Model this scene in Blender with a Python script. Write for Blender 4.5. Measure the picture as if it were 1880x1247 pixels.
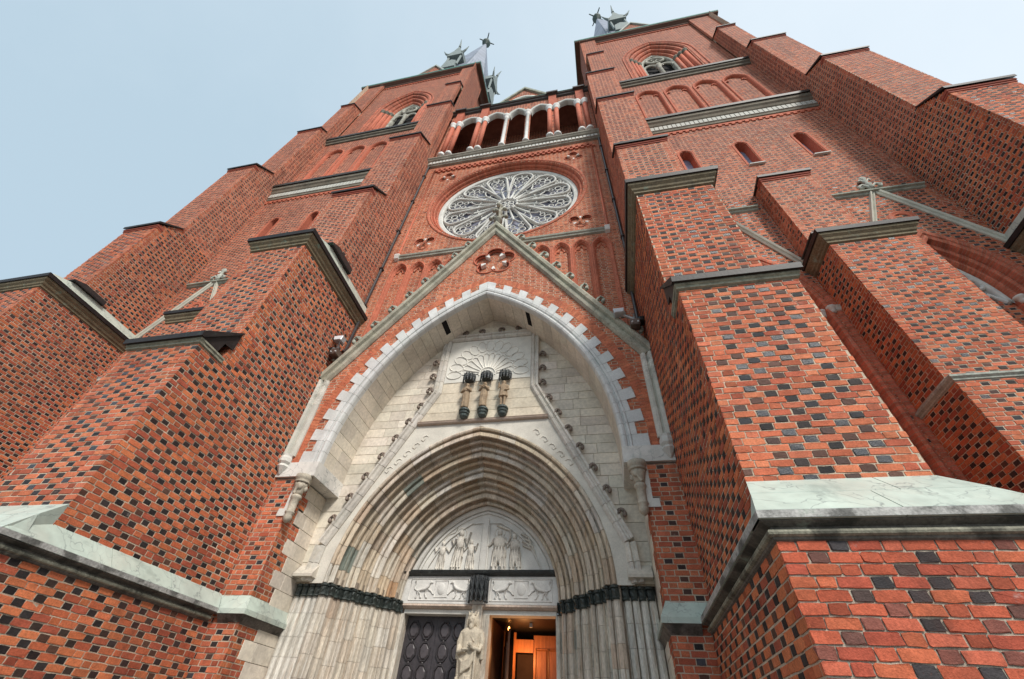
import bpy, math, random
import numpy as np
from mathutils import Matrix, Vector
random.seed(7); RNG = np.random.default_rng(7)
for o in list(bpy.data.objects): bpy.data.objects.remove(o)
S = bpy.context.scene
# ------------------------------------------------------------------ camera, sky, sun, exposure
CAM = np.array([3.267, 0.0, 1.65])
RM = np.array([[0.98024903, 0.18973858, 0.05577741], [-0.09452785, 0.69724695, -0.71057102], [-0.17371336, 0.69126403, 0.70141123]])
FPX = 767.81
cd = bpy.data.cameras.new('camera'); cam = bpy.data.objects.new('camera', cd); S.collection.objects.link(cam)
cd.sensor_width = 36.0; cd.lens = 36.0 * FPX / 1880.0; cd.clip_start = 0.05; cd.clip_end = 5000
m = Matrix(((RM[0][0], -RM[1][0], -RM[2][0]), (RM[0][1], -RM[1][1], -RM[2][1]), (RM[0][2], -RM[1][2], -RM[2][2]))).to_4x4()
m.translation = Vector(CAM); cam.matrix_world = m
S.camera = cam
W = bpy.data.worlds.new('World'); S.world = W; W.use_nodes = True
nt = W.node_tree; bg = nt.nodes['Background']
SUN_EL, SUN_AZ = math.radians(44), math.radians(34)      # azimuth measured from -y (in front of the facade) towards +x
sky = nt.nodes.new('ShaderNodeTexSky'); sky.sky_type = 'NISHITA'; sky.sun_disc = False
sky.sun_elevation = SUN_EL; sky.sun_rotation = math.pi - SUN_AZ
sky.air_density = 1.0; sky.dust_density = 4.0; sky.ozone_density = 1.0
mixw = nt.nodes.new('ShaderNodeMix'); mixw.data_type = 'RGBA'; mixw.inputs[0].default_value = 0.85
mixw.inputs[7].default_value = (5.6, 7.4, 8.8, 1)         # thin even overcast veil over the blue
tcw = nt.nodes.new('ShaderNodeTexCoord'); sxw = nt.nodes.new('ShaderNodeSeparateXYZ'); nt.links.new(tcw.outputs['Generated'], sxw.inputs[0])
mrw = nt.nodes.new('ShaderNodeMapRange'); mrw.interpolation_type = 'SMOOTHSTEP'; mrw.inputs[1].default_value = -.75; mrw.inputs[2].default_value = .75; nt.links.new(sxw.outputs[0], mrw.inputs[0])
veil = nt.nodes.new('ShaderNodeMix'); veil.data_type = 'RGBA'; veil.inputs[6].default_value = (5.2, 6.7, 7.8, 1); veil.inputs[7].default_value = (8.4, 9.4, 10.2, 1); cn = nt.nodes.new('ShaderNodeTexNoise'); cn.inputs['Scale'].default_value = 1.7; cn.inputs['Detail'].default_value = 6; cn.inputs['Roughness'].default_value = .6; nt.links.new(tcw.outputs['Generated'], cn.inputs['Vector'])
cr = nt.nodes.new('ShaderNodeMapRange'); cr.inputs[1].default_value = .3; cr.inputs[2].default_value = .7; cr.inputs[3].default_value = -.12; cr.inputs[4].default_value = .12; nt.links.new(cn.outputs[0], cr.inputs[0])
ad = nt.nodes.new('ShaderNodeMath'); ad.operation = 'ADD'; ad.use_clamp = True; nt.links.new(mrw.outputs[0], ad.inputs[0]); nt.links.new(cr.outputs[0], ad.inputs[1]); nt.links.new(ad.outputs[0], veil.inputs[0]); nt.links.new(veil.outputs[2], mixw.inputs[7])
nt.links.new(sky.outputs[0], mixw.inputs[6]); nt.links.new(mixw.outputs[2], bg.inputs[0])
bg.inputs[1].default_value = 0.05
sd = bpy.data.lights.new('sun', 'SUN'); sd.energy = 1.5; sd.angle = math.radians(12); sd.color = (1.0, 0.95, 0.88)
sun = bpy.data.objects.new('sun', sd); S.collection.objects.link(sun)
sv = Vector((math.sin(SUN_AZ) * math.cos(SUN_EL), -math.cos(SUN_AZ) * math.cos(SUN_EL), math.sin(SUN_EL)))
sun.rotation_euler = sv.to_track_quat('Z', 'Y').to_euler(); sun.location = (30, -30, 40)
S.view_settings.view_transform = 'Standard'; S.view_settings.look = 'None'
S.view_settings.exposure = 1.16; S.view_settings.gamma = 1.0
# ------------------------------------------------------------------ materials
def nd(t, k, **kw):
    n = t.nodes.new(k)
    for a, b in kw.items(): setattr(n, a, b)
    return n
def mat(name, rough=0.8, noise=((3.0, 0.25),), bump=(40.0, 0.3), stain=None, stretch=(1, 1, 1), spec=0.3, metal=0.0, gloss=None, base=None):
    M = bpy.data.materials.new(name); M.use_nodes = True; t = M.node_tree; b = t.nodes['Principled BSDF']
    b.inputs['Roughness'].default_value = rough; b.inputs['Specular IOR Level'].default_value = spec; b.inputs['Metallic'].default_value = metal
    at = nd(t, 'ShaderNodeAttribute', attribute_name='tint'); ge = nd(t, 'ShaderNodeNewGeometry')
    mp = nd(t, 'ShaderNodeMapping'); mp.inputs['Scale'].default_value = stretch; t.links.new(ge.outputs['Position'], mp.inputs['Vector'])
    col = at.outputs['Color']
    if base:
        rg = nd(t, 'ShaderNodeRGB'); rg.outputs[0].default_value = (*base, 1); col = rg.outputs[0]
    for sc, am in noise:
        n = nd(t, 'ShaderNodeTexNoise'); n.inputs['Scale'].default_value = sc; n.inputs['Detail'].default_value = 5; t.links.new(mp.outputs[0], n.inputs['Vector'])
        r = nd(t, 'ShaderNodeMapRange'); r.inputs[1].default_value = 0.3; r.inputs[2].default_value = 0.7; r.inputs[3].default_value = 1 - am; r.inputs[4].default_value = 1 + am
        t.links.new(n.outputs[0], r.inputs[0])
        x = nd(t, 'ShaderNodeVectorMath', operation='SCALE'); t.links.new(col, x.inputs[0]); t.links.new(r.outputs[0], x.inputs['Scale']); col = x.outputs[0]
    for st in (stain or ()):
        sc, th, wd, am, c = st[:5]
        n = nd(t, 'ShaderNodeTexNoise'); n.inputs['Scale'].default_value = sc; n.inputs['Detail'].default_value = 6; n.inputs['Roughness'].default_value = 0.65
        if len(st) > 5:
            m2 = nd(t, 'ShaderNodeMapping'); m2.inputs['Scale'].default_value = st[5]; t.links.new(ge.outputs['Position'], m2.inputs['Vector']); t.links.new(m2.outputs[0], n.inputs['Vector'])
        else: t.links.new(mp.outputs[0], n.inputs['Vector'])
        r = nd(t, 'ShaderNodeMapRange'); r.inputs[1].default_value = th; r.inputs[2].default_value = th + wd; r.inputs[3].default_value = 0; r.inputs[4].default_value = am
        t.links.new(n.outputs[0], r.inputs[0])
        x = nd(t, 'ShaderNodeMix', data_type='RGBA'); t.links.new(r.outputs[0], x.inputs[0]); t.links.new(col, x.inputs[6]); x.inputs[7].default_value = (*c, 1); col = x.outputs[2]
    t.links.new(col, b.inputs['Base Color'])
    if gloss:   # alpha of tint: glazed pieces are smoother
        r = nd(t, 'ShaderNodeMapRange'); r.inputs[3].default_value = gloss; r.inputs[4].default_value = rough; t.links.new(at.outputs['Alpha'], r.inputs[0]); t.links.new(r.outputs[0], b.inputs['Roughness'])
    if bump:
        n = nd(t, 'ShaderNodeTexNoise'); n.inputs['Scale'].default_value = bump[0]; n.inputs['Detail'].default_value = 6; t.links.new(mp.outputs[0], n.inputs['Vector'])
        bp = nd(t, 'ShaderNodeBump'); bp.inputs['Strength'].default_value = bump[1]; bp.inputs['Distance'].default_value = 0.02
        t.links.new(n.outputs[0], bp.inputs['Height']); t.links.new(bp.outputs[0], b.inputs['Normal'])
    return M
def marble_mat():
    M = mat('marble', 0.4, ((1.2, 0.14), (7, 0.08)), (25, 0.08), spec=0.35, stain=((1.1, 0.5, 0.2, 0.5, (0.50, 0.47, 0.40)), (2.2, 0.58, 0.1, 0.45, (0.22, 0.27, 0.24), (1.6, .5, .8)))); t = M.node_tree; b = t.nodes['Principled BSDF']
    src = b.inputs['Base Color'].links[0].from_socket; ge = nd(t, 'ShaderNodeNewGeometry')
    wn = nd(t, 'ShaderNodeTexNoise'); wn.inputs['Scale'].default_value = 1.6; wn.inputs['Detail'].default_value = 4; t.links.new(ge.outputs['Position'], wn.inputs['Vector'])
    va = nd(t, 'ShaderNodeVectorMath', operation='MULTIPLY_ADD'); va.inputs[1].default_value = (1.3, 1.3, 1.3)
    t.links.new(wn.outputs['Color'], va.inputs[0]); t.links.new(ge.outputs['Position'], va.inputs[2])
    vo = nd(t, 'ShaderNodeTexVoronoi', feature='DISTANCE_TO_EDGE'); vo.inputs['Scale'].default_value = 2.3; t.links.new(va.outputs[0], vo.inputs['Vector'])
    r = nd(t, 'ShaderNodeMapRange'); r.inputs[1].default_value = 0.0; r.inputs[2].default_value = 0.03; r.inputs[3].default_value = 0.6; r.inputs[4].default_value = 0.0; t.links.new(vo.outputs[0], r.inputs[0])
    n2 = nd(t, 'ShaderNodeTexNoise'); n2.inputs['Scale'].default_value = 3; t.links.new(ge.outputs['Position'], n2.inputs['Vector'])
    r2 = nd(t, 'ShaderNodeMapRange'); r2.inputs[1].default_value = .33; r2.inputs[2].default_value = .55; t.links.new(n2.outputs[0], r2.inputs[0])
    mu = nd(t, 'ShaderNodeMath', operation='MULTIPLY'); t.links.new(r.outputs[0], mu.inputs[0]); t.links.new(r2.outputs[0], mu.inputs[1])
    x = nd(t, 'ShaderNodeMix', data_type='RGBA'); t.links.new(mu.outputs[0], x.inputs[0]); t.links.new(src, x.inputs[6]); x.inputs[7].default_value = (0.10, 0.12, 0.13, 1)
    t.links.new(x.outputs[2], b.inputs['Base Color']); return M
MT = {
 'brick': mat('brick', 0.8, ((0.45, 0.10), (9, 0.14), (45, 0.20), (150, 0.14)), (85, 0.35), stain=((5.5, 0.66, 0.12, 0.45, (0.55, 0.47, 0.43)), (26, 0.62, 0.1, 0.35, (0.16, 0.05, 0.035)), (1.6, 0.56, 0.16, 0.5, (0.10, 0.042, 0.032), (1, 1, .12)), (0.35, 0.5, 0.2, 0.3, (0.16, 0.055, 0.038)), (1.1, 0.64, 0.12, 0.30, (0.62, 0.50, 0.42), (1, 1, .35))), gloss=0.3, spec=0.2),
 'mortar': mat('mortar', 0.95, ((0.5, .12), (4, 0.2), (60, 0.25)), (90, 0.5), stain=((1.6, 0.58, 0.14, 0.45, (0.22, 0.16, 0.12), (1, 1, .12)),)),
 'lime': mat('limestone', 0.85, ((1.3, 0.14), (14, 0.12)), (45, 0.3), stain=((2.2, 0.54, 0.2, 0.5, (0.42, 0.35, 0.26)), (5, 0.64, 0.15, 0.4, (0.28, 0.23, 0.17)))),
 'order': mat('portal_stone', 0.8, ((2.0, 0.2), (16, 0.18)), (50, 0.35), stain=((3.0, 0.58, 0.15, 0.6, (0.62, 0.6, 0.56)), (4.0, 0.6, 0.12, 0.5, (0.17, 0.14, 0.11)), (4.0, 0.55, 0.12, 0.5, (0.34, 0.2, 0.1), (4, 4, .3)), (5.0, 0.6, 0.1, 0.6, (0.10, 0.085, 0.07), (4, 4, .25))), stretch=(3, 3, 0.8)),
 'white': mat('white_stone', 0.75, ((2.5, 0.12), (30, 0.08)), (60, 0.25), stain=((3.2, 0.62, 0.2, 0.5, (0.42, 0.42, 0.40)),)),
 'grey': mat('weathered_stone', 0.9, ((2, 0.25), (25, 0.2)), (50, 0.4), stain=((2.5, 0.5, 0.2, 0.6, (0.19, 0.19, 0.15)), (4.5, 0.58, 0.12, 0.5, (0.11, 0.13, 0.10)))),
 'capst': mat('cap_stone', 0.85, ((2, 0.3), (20, 0.25)), (40, 0.4), stain=((2.0, 0.52, 0.15, 0.7, (0.07, 0.06, 0.05)), (3.5, 0.6, 0.1, 0.6, (0.22, 0.33, 0.27)))),
 'marble': marble_mat(),
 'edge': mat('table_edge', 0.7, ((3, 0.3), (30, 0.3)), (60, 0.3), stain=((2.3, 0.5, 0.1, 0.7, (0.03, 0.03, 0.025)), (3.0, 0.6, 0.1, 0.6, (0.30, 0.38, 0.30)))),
 'darkst': mat('dark_stone', 0.5, ((5, 0.3), (30, 0.3)), (40, 0.6), spec=0.5, stain=((9, 0.58, 0.12, 0.4, (0.16, 0.2, 0.17)),)),
 'copper': mat('dark_copper', 0.55, ((4, 0.3), (30, 0.2)), (20, 0.15), spec=0.4, stain=((3, 0.62, 0.08, 0.6, (0.07, 0.16, 0.12)),)),
 'verdigris': mat('verdigris', 0.7, ((5, 0.25),), (25, 0.2), stain=((5, 0.58, 0.1, 0.6, (0.05, 0.08, 0.07)),)),
 'lead': mat('lead_roof', 0.55, ((0.4, 0.2),), (6, 0.1), spec=0.35),
 'bronze': mat('dark_bronze', 0.45, ((10, 0.25),), (30, 0.2), spec=0.5),
 'wood': mat('wood', 0.4, ((3, 0.25), (18, 0.15)), (30, 0.1), stretch=(8, 8, 0.7), spec=0.4),
 'statue': mat('statue_stone', 0.85, ((4, 0.2), (25, 0.15)), (35, 0.35), stain=((6, 0.58, 0.15, 0.45, (0.20, 0.16, 0.12)),)),
 'saint': mat('saint_stone', 0.85, ((9, 0.25), (45, 0.15)), (60, 0.3), stain=((12, 0.58, 0.15, 0.4, (0.20, 0.15, 0.11)),), base=(.34, .25, .165)),
 'king': mat('king_stone', 0.85, ((6, 0.2), (35, 0.15)), (60, 0.3), stain=((8, 0.6, 0.15, 0.4, (0.30, 0.25, 0.19)),), base=(.52, .455, .355)),
 'glass': mat('glass', 0.06, ((4, 0.25),), (3.0, 0.12), spec=0.9),
 'dark': mat('interior', 0.95, ((3, 0.2),), None),
 'pave': mat('paving', 0.9, ((0.6, 0.2), (14, 0.2)), (30, 0.3)),
 'metal': mat('grey_metal', 0.4, ((6, 0.15),), None, metal=0.5, spec=0.5),
}
# ------------------------------------------------------------------ scene graph helpers
COL = S.collection
def link(name, data, parent=None, label=None, cat=None, group=None, kind=None, loc=None, rot=None, scale=None):
    o = bpy.data.objects.new(name, data); COL.objects.link(o)
    if loc is not None: o.location = loc
    if rot is not None: o.rotation_euler = rot
    if scale is not None: o.scale = scale
    if parent is not None:
        o.parent = parent
        if parent.get('root_loc') is not None: o.matrix_parent_inverse = Matrix.Translation(-Vector(parent['root_loc']))
    for k, v in (('label', label), ('category', cat), ('group', group), ('kind', kind)):
        if v: o[k] = v
    return o
def root(name, loc, label, cat, group=None):
    o = link(name, None, None, label, cat, group); o.location = loc; o['root_loc'] = loc; o.empty_display_size = 0.5
    return o
class MB:
    def __init__(s, col=(1, 1, 1)): s.v = []; s.f = []; s.c = []; s.col = col
    def add(s, vs, fs, col=None):
        b = len(s.v); s.v += [tuple(p) for p in vs]; s.f += [tuple(i + b for i in f) for f in fs]; s.c += [col or s.col] * len(vs); return s
    def box(s, x0, x1, y0, y1, z0, z1, col=None):
        v = [(x, y, z) for z in (z0, z1) for y in (y0, y1) for x in (x0, x1)]
        return s.add(v, [(0, 2, 3, 1), (4, 5, 7, 6), (0, 1, 5, 4), (2, 6, 7, 3), (0, 4, 6, 2), (1, 3, 7, 5)], col)
    def prism(s, poly, fn, d0, d1, col=None, bev=0.0):
        # poly: 2-D outline; fn(a, b, d) -> xyz ; d0 the seen side, d1 the back
        n = len(poly); cx = sum(p[0] for p in poly) / n; cy = sum(p[1] for p in poly) / n
        rings = []
        if bev:
            ins = []
            for a, b in poly:
                L = math.hypot(a - cx, b - cy) or 1; k = max(0.0, (L - bev * 1.4) / L); ins.append((cx + (a - cx) * k, cy + (b - cy) * k))
            sg = 1 if d1 > d0 else -1
            rings = [[fn(a, b, d0) for a, b in ins], [fn(a, b, d0 + sg * bev) for a, b in poly], [fn(a, b, d1) for a, b in poly]]
        else: rings = [[fn(a, b, d0) for a, b in poly], [fn(a, b, d1) for a, b in poly]]
        vs = [p for r in rings for p in r]; fs = [tuple(range(n)), tuple(range(len(vs) - 1, len(vs) - n - 1, -1))]
        for k in range(len(rings) - 1):
            for i in range(n):
                j = (i + 1) % n; fs.append((k * n + i, k * n + j, (k + 1) * n + j, (k + 1) * n + i))
        return s.add(vs, fs, col)
    def band(s, x0, x1, yf, yb, prof, col=None, closed=True):
        # moulding round three sides of a pier; prof = (out front, out side, z)
        vs = []
        for of, os_, z in prof: vs += [(x0 - os_, yb, z), (x0 - os_, yf - of, z), (x1 + os_, yf - of, z), (x1 + os_, yb, z)]
        fs = []
        for k in range(len(prof) - 1):
            for i in range(3): fs.append((k * 4 + i, k * 4 + i + 1, k * 4 + 5 + i, k * 4 + 4 + i))
        if closed: fs += [(0, 3, 2, 1), tuple(len(vs) - 4 + i for i in range(4))]
        return s.add(vs, fs, col)
    def xprof(s, x0, x1, prof, col=None):     # outline (y, z) pulled along x
        return s.prism(prof, lambda a, b, d: (d, a, b), x0, x1, col)
    def lathe(s, cx, cy, prof, n=12, col=None):
        vs = []; fs = []
        for r, z in prof:
            for i in range(n): a = 2 * math.pi * i / n; vs.append((cx + r * math.cos(a), cy + r * math.sin(a), z))
        for k in range(len(prof) - 1):
            for i in range(n): j = (i + 1) % n; fs.append((k * n + i, k * n + j, (k + 1) * n + j, (k + 1) * n + i))
        fs += [tuple(range(n - 1, -1, -1)), tuple((len(prof) - 1) * n + i for i in range(n))]
        return s.add(vs, fs, col)
    def tube(s, pts, rad, n=8, col=None, closed=False):
        P = [Vector(p) for p in pts]; N = len(P); R = rad if isinstance(rad, (list, tuple)) else [rad] * N
        vs = []; fs = []; up = None
        for i in range(N):
            a = P[(i - 1) % N] if (closed or i > 0) else P[0]; b = P[(i + 1) % N] if (closed or i < N - 1) else P[-1]
            t = (b - a).normalized()
            if up is None: up = Vector((0, 1, 0)) if abs(t.y) < 0.9 else Vector((1, 0, 0))
            u = t.cross(up).normalized(); w = u.cross(t).normalized(); up = w
            for k in range(n): q = 2 * math.pi * k / n; vs.append(P[i] + (u * math.cos(q) + w * math.sin(q)) * R[i])
        for i in range(N if closed else N - 1):
            j = (i + 1) % N
            for k in range(n): l = (k + 1) % n; fs.append((i * n + k, i * n + l, j * n + l, j * n + k))
        if not closed: fs += [tuple(range(n)), tuple((N - 1) * n + k for k in range(n - 1, -1, -1))]
        return s.add(vs, fs, col)
    def ball(s, c, r, n=10, m=6, col=None):
        rx, ry, rz = r if isinstance(r, (tuple, list)) else (r, r, r); vs = [(c[0], c[1], c[2] - rz)]; fs = []
        for k in range(1, m):
            p = math.pi * k / m
            for i in range(n): a = 2 * math.pi * i / n; vs.append((c[0] + rx * math.sin(p) * math.cos(a), c[1] + ry * math.sin(p) * math.sin(a), c[2] - rz * math.cos(p)))
        vs.append((c[0], c[1], c[2] + rz)); L = len(vs) - 1
        for i in range(n):
            j = (i + 1) % n; fs.append((0, 1 + j, 1 + i)); fs.append((L, L - n + i, L - n + j))
            for k in range(m - 2): fs.append((1 + k * n + i, 1 + k * n + j, 1 + (k + 1) * n + j, 1 + (k + 1) * n + i))
        return s.add(vs, fs, col)
    def mesh(s, name, mt, smooth=False):
        me = bpy.data.meshes.new(name); me.from_pydata(s.v, [], s.f); me.materials.append(MT[mt])
        at = me.attributes.new('tint', 'FLOAT_COLOR', 'POINT')
        arr = np.ones((len(s.v), 4), np.float32); arr[:, :3] = np.array(s.c, np.float32).reshape(-1, 3) if s.c else 1; at.data.foreach_set('color', arr.ravel())
        if smooth: me.shade_smooth()
        else: me.shade_flat()
        me.update(); return me
    def build(s, name, mt, parent, smooth=False, **kw): return link(name, s.mesh(name, mt, smooth), parent, **kw)
def FX(a, b, d): return (a, d, b)                 # outline on a west-facing wall: a = x, b = z, d = y
def jit(c, a=0.08): k = 1 + random.uniform(-a, a); return tuple(max(0, x * k * (1 + random.uniform(-a, a) * .12)) for x in c)
def ap(cx, z0, w, h, o, t, s):                      # pointed arch: offset o from the intrados, t 0 spring .. 1 apex
    r = (w * w + h * h) / (2 * w); c = r - w; R = r + o; th = t * math.acos(min(1, c / R))
    return cx + s * (R * math.cos(th) - c), z0 + R * math.sin(th)
def arch_x(z0, w, h, o, z):                         # half width of the arch at height z
    r = (w * w + h * h) / (2 * w); c = r - w; d = z - z0
    if d <= 0: return w + o
    q = (r + o) ** 2 - d * d
    return math.sqrt(q) - c if q > c * c else None
def arch_path(cx, z0, w, h, o, n=10, zb=None):
    L = [ap(cx, z0, w, h, o, i / n, -1) for i in range(n + 1)]; R = [ap(cx, z0, w, h, o, i / n, 1) for i in range(n, -1, -1)]
    P = L + R[1:]
    if zb is not None: P = [(cx - w - o, zb)] + P + [(cx + w + o, zb)]
    return P
def arch_trim(mb, cx, z0, w, h, prof, zb=None, n=10, col=None):   # prof (o, y) swept round the arch and down its legs
    rows = [[(x, y, z) for x, z in arch_path(cx, z0, w, h, o, n, zb)] for o, y in prof]
    N = len(rows[0]); vs = [p for r in rows for p in r]; fs = []
    for k in range(len(rows) - 1):
        for i in range(N - 1): fs.append((k * N + i, k * N + i + 1, (k + 1) * N + i + 1, (k + 1) * N + i))
    return mb.add(vs, fs, col)
def brick_trim(mb, cx, z0, w, h, prof, zb=None, step=.1, col=(.50, .145, .085), full=False):
    """moulded brickwork: the profile cut into courses, each with its own tone and a joint between"""
    if full: n = int(2 * math.pi * w / step); T = [('c', i / n, (i + 1) / n) for i in range(n)]
    else:
        L = math.hypot(w, h) * 1.1; n = int(L / step); T = []
        if zb is not None:
            k = int((z0 - zb) / step); T += [('l', s_, z0 - (i + 1) * (z0 - zb) / k, z0 - i * (z0 - zb) / k) for s_ in (-1, 1) for i in range(k)]
        T += [('a', s_, i / n, (i + 1) / n) for s_ in (-1, 1) for i in range(n)]
    N = len(prof)
    for t in T:
        c = jit(col, .22); a, b = t[-2], t[-1]; g = (b - a) * .13
        for p0, p1, cc in ((a, b - g, c), (b - g, b, (.36, .22, .15))):
            rows = []
            for p in (p0, p1):
                if t[0] == 'l': rows.append([(cx + t[1] * (w + o), y, p) for o, y in prof])
                elif t[0] == 'a': rows.append([(lambda q: (q[0], y, q[1]))(ap(cx, z0, w, h, o, p, t[1])) for o, y in prof])
                else: rows.append([(cx + o * math.sin(2 * math.pi * p), y, z0 + o * math.cos(2 * math.pi * p)) for o, y in prof])
            mb.add(rows[0] + rows[1], [(i, i + 1, N + i + 1, N + i) for i in range(N - 1)], cc)
    return mb
def arch_fill(mb, cx, z0, w, h, y, zb, n=12, col=None):
    P = arch_path(cx, z0, w, h, 0, n, zb); return mb.add([(x, y, z) for x, z in P], [tuple(range(len(P)))], col)
# ------------------------------------------------------------------ brickwork
CO, ST, HD, JT = 0.100, 0.268, 0.157, 0.017        # course, stretcher pitch, header pitch, joint
PAL = {
 'mix': dict(st=[(.56, .165, .082), (.52, .145, .074), (.59, .19, .095), (.48, .128, .066), (.55, .16, .088), (.43, .108, .06)], dark=0.88, dk=[(.030, .026, .026), (.045, .036, .034), (.035, .034, .038), (.085, .05, .042), (.12, .06, .045)]),
 'base': dict(st=[(.49, .115, .06), (.45, .10, .052), (.52, .135, .065), (.40, .085, .05), (.47, .115, .065), (.46, .105, .055)], dark=0.62, dk=[(.045, .035, .035), (.08, .052, .046), (.16, .07, .055), (.05, .044, .046), (.22, .075, .055)]),
 'side': dict(st=[(.55, .155, .066), (.50, .13, .06), (.59, .18, .078), (.43, .106, .055), (.54, .152, .07), (.37, .09, .052)], dark=0.88, dk=[(.028, .022, .022), (.05, .034, .028), (.035, .03, .03), (.10, .05, .035)]),
 'plain': dict(st=[(.56, .18, .095), (.52, .16, .085), (.58, .20, .105), (.48, .142, .078)], dark=0.03, dk=[(.2, .07, .05)]),
 'upper': dict(st=[(.55, .185, .105), (.51, .16, .092), (.57, .20, .115), (.46, .138, .083)], dark=0.85, dk=[(.12, .065, .055), (.08, .05, .045), (.17, .08, .062)]),
}
class Wall:
    """collects the bricks and the mortar bed of one part"""
    all = []
    def __init__(s, name, parent, label=None):
        s.name = name; s.parent = parent; s.label = label; s.B = []; s.mv = []; s.mf = []; s.mc = []; s.xtra = MB((.53, .43, .325)); Wall.all.append(s)
    def face(s, kind, plane, sgn, u0, u1, z0, z1, iv=None, pal='mix', phase=0.0, proud=0.007, cut=None):
        # kind 'F': west-facing wall, u = x, plane = y. kind 'S': wall facing +-x, u = y, plane = x
        s.mcol = (.42, .365, .29) if pal == 'base' else (.53, .43, .325); P = PAL[pal]; st = P['st']; dk = P['dk']; k0 = int(math.floor(z0 / CO + 1e-6)); k1 = int(math.ceil(z1 / CO - 1e-6))
        per = ST + HD; rnd = random.random; ch = random.choice
        for k in range(k0, k1):
            a = max(z0, k * CO); b = min(z1, (k + 1) * CO)
            if b - a < 0.02: continue
            zm = (a + b) / 2; I = iv(zm) if iv else [(u0, u1)]
            if cut:
                for h in cut:
                    q = h(zm)
                    if not q: continue
                    for c0, c1 in q:
                        J = []
                        for i0, i1 in I:
                            if c1 <= i0 or c0 >= i1: J.append((i0, i1)); continue
                            if c0 > i0: J.append((i0, c0))
                            if c1 < i1: J.append((c1, i1))
                        I = J
            off = (k % 2) * per / 2 + phase + (rnd() - .5) * 0.03
            for i0, i1 in I:
                if i1 - i0 < 0.015: continue
                s._quad(kind, plane, sgn, i0, i1, a, b)
                u = math.floor((i0 - off) / per) * per + off
                while u < i1:
                    for hd in (0, 1):
                        L = HD if hd else ST
                        c0 = max(u, i0); c1 = min(u + L, i1)
                        if c1 - c0 > 0.035:
                            g = 1.0
                            if hd and rnd() < P['dark'] * (.2 if min(c0 - i0, i1 - c1) < .2 else 1) and c1 - c0 > 0.08:
                                c = ch(dk); v = 1 + (rnd() - .5) * .5; g = 0.0 if (rnd() < .22 and pal == 'mix') else 0.75
                                if g == 0.0: c = (.055, .057, .066)
                            else:
                                c = ch(st); v = 1 + (rnd() - .5) * .3
                                if hd and rnd() < .5: v *= .7
                            s.B.append((kind == 'F', plane, sgn, c0 + (JT / 2 if c0 > i0 else -proud + (rnd() - .5) * .012), c1 - (JT / 2 if c1 < i1 else -proud + (rnd() - .5) * .012), a + JT / 2, b - JT / 2 + (0 if b < z1 else 0), c[0] * v, c[1] * v, c[2] * v, g, proud + (rnd() - .5) * .007))
                        u += L
        return s
    def _quad(s, kind, p, sgn, u0, u1, a, b):
        i = len(s.mv); s.mc += [s.mcol] * 4
        if kind == 'F': s.mv += [(u0, p, a), (u1, p, a), (u1, p, b), (u0, p, b)]
        else: s.mv += [(p, u0, a), (p, u1, a), (p, u1, b), (p, u0, b)]
        s.mf.append((i, i + 1, i + 2, i + 3))
    def core(s):
        mb = s.xtra; mb.add(s.mv, s.mf); mb.c[len(mb.c) - len(s.mc):] = s.mc
        s.obj = mb.build(s.name, 'mortar', s.parent, label=s.label); return s.obj
def brick_arrays(A, level, jk=1.0):
    # A: (n,12) array; returns verts (n,k,3) and faces template. level 0 single quad, 1 box, 2 rounded
    n = len(A); F = A[:, 0] > .5; p = A[:, 1]; sg = A[:, 2]; u0, u1, z0, z1, pr = A[:, 3], A[:, 4], A[:, 5], A[:, 6], A[:, 11]
    if level == 0: ring = [[(0, 0), (1, 0), (1, 1), (0, 1)]]; ins = [0.0]; dep = [0.6]; faces = [(0, 1, 2, 3)]
    elif level == 1:
        sq = [(0, 0), (1, 0), (1, 1), (0, 1)]; ring = [sq, sq]; ins = [0.005, 0.0]; dep = [1.0, -0.5]
        faces = [(0, 1, 2, 3)] + [(i, (i + 1) % 4, 4 + (i + 1) % 4, 4 + i) for i in range(4)]
    else:
        oc = [(.0, .08), (.015, .005), (.5, -.01), (.985, .005), (1, .08), (1, .92), (.985, .995), (.5, 1.01), (.015, .995), (0, .92)]; ring = [oc, oc, oc]; ins = [0.0022, 0.0005, 0.0]; dep = [1.0, 0.9, -0.6]; q = 10
        faces = [tuple(range(q))] + [(k * q + i, k * q + (i + 1) % q, (k + 1) * q + (i + 1) % q, (k + 1) * q + i) for k in (0, 1) for i in range(q)]
    V = []
    for R, ii, d in zip(ring, ins, dep):
        for a, b in R:
            ja = jb = jd = 0
            if level == 2: ja = RNG.normal(0, .0045 * jk, n); jb = RNG.normal(0, .0030 * jk, n); jd = RNG.normal(0, .0018, n) if d > 0 else 0
            elif level == 1: ja = RNG.normal(0, .0025, n); jb = RNG.normal(0, .0015, n)
            uu = u0 + (u1 - u0) * a + (ii if a < .5 else -ii if a > .5 else 0) + ja; zz = z0 + (z1 - z0) * b + (ii if b < .5 else -ii) + jb; off = pr * d + jd
            x = np.where(F, uu, p + sg * off); y = np.where(F, p - off, uu); V.append(np.stack([x, y, zz], -1))
    return np.stack(V, 1), faces
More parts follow.
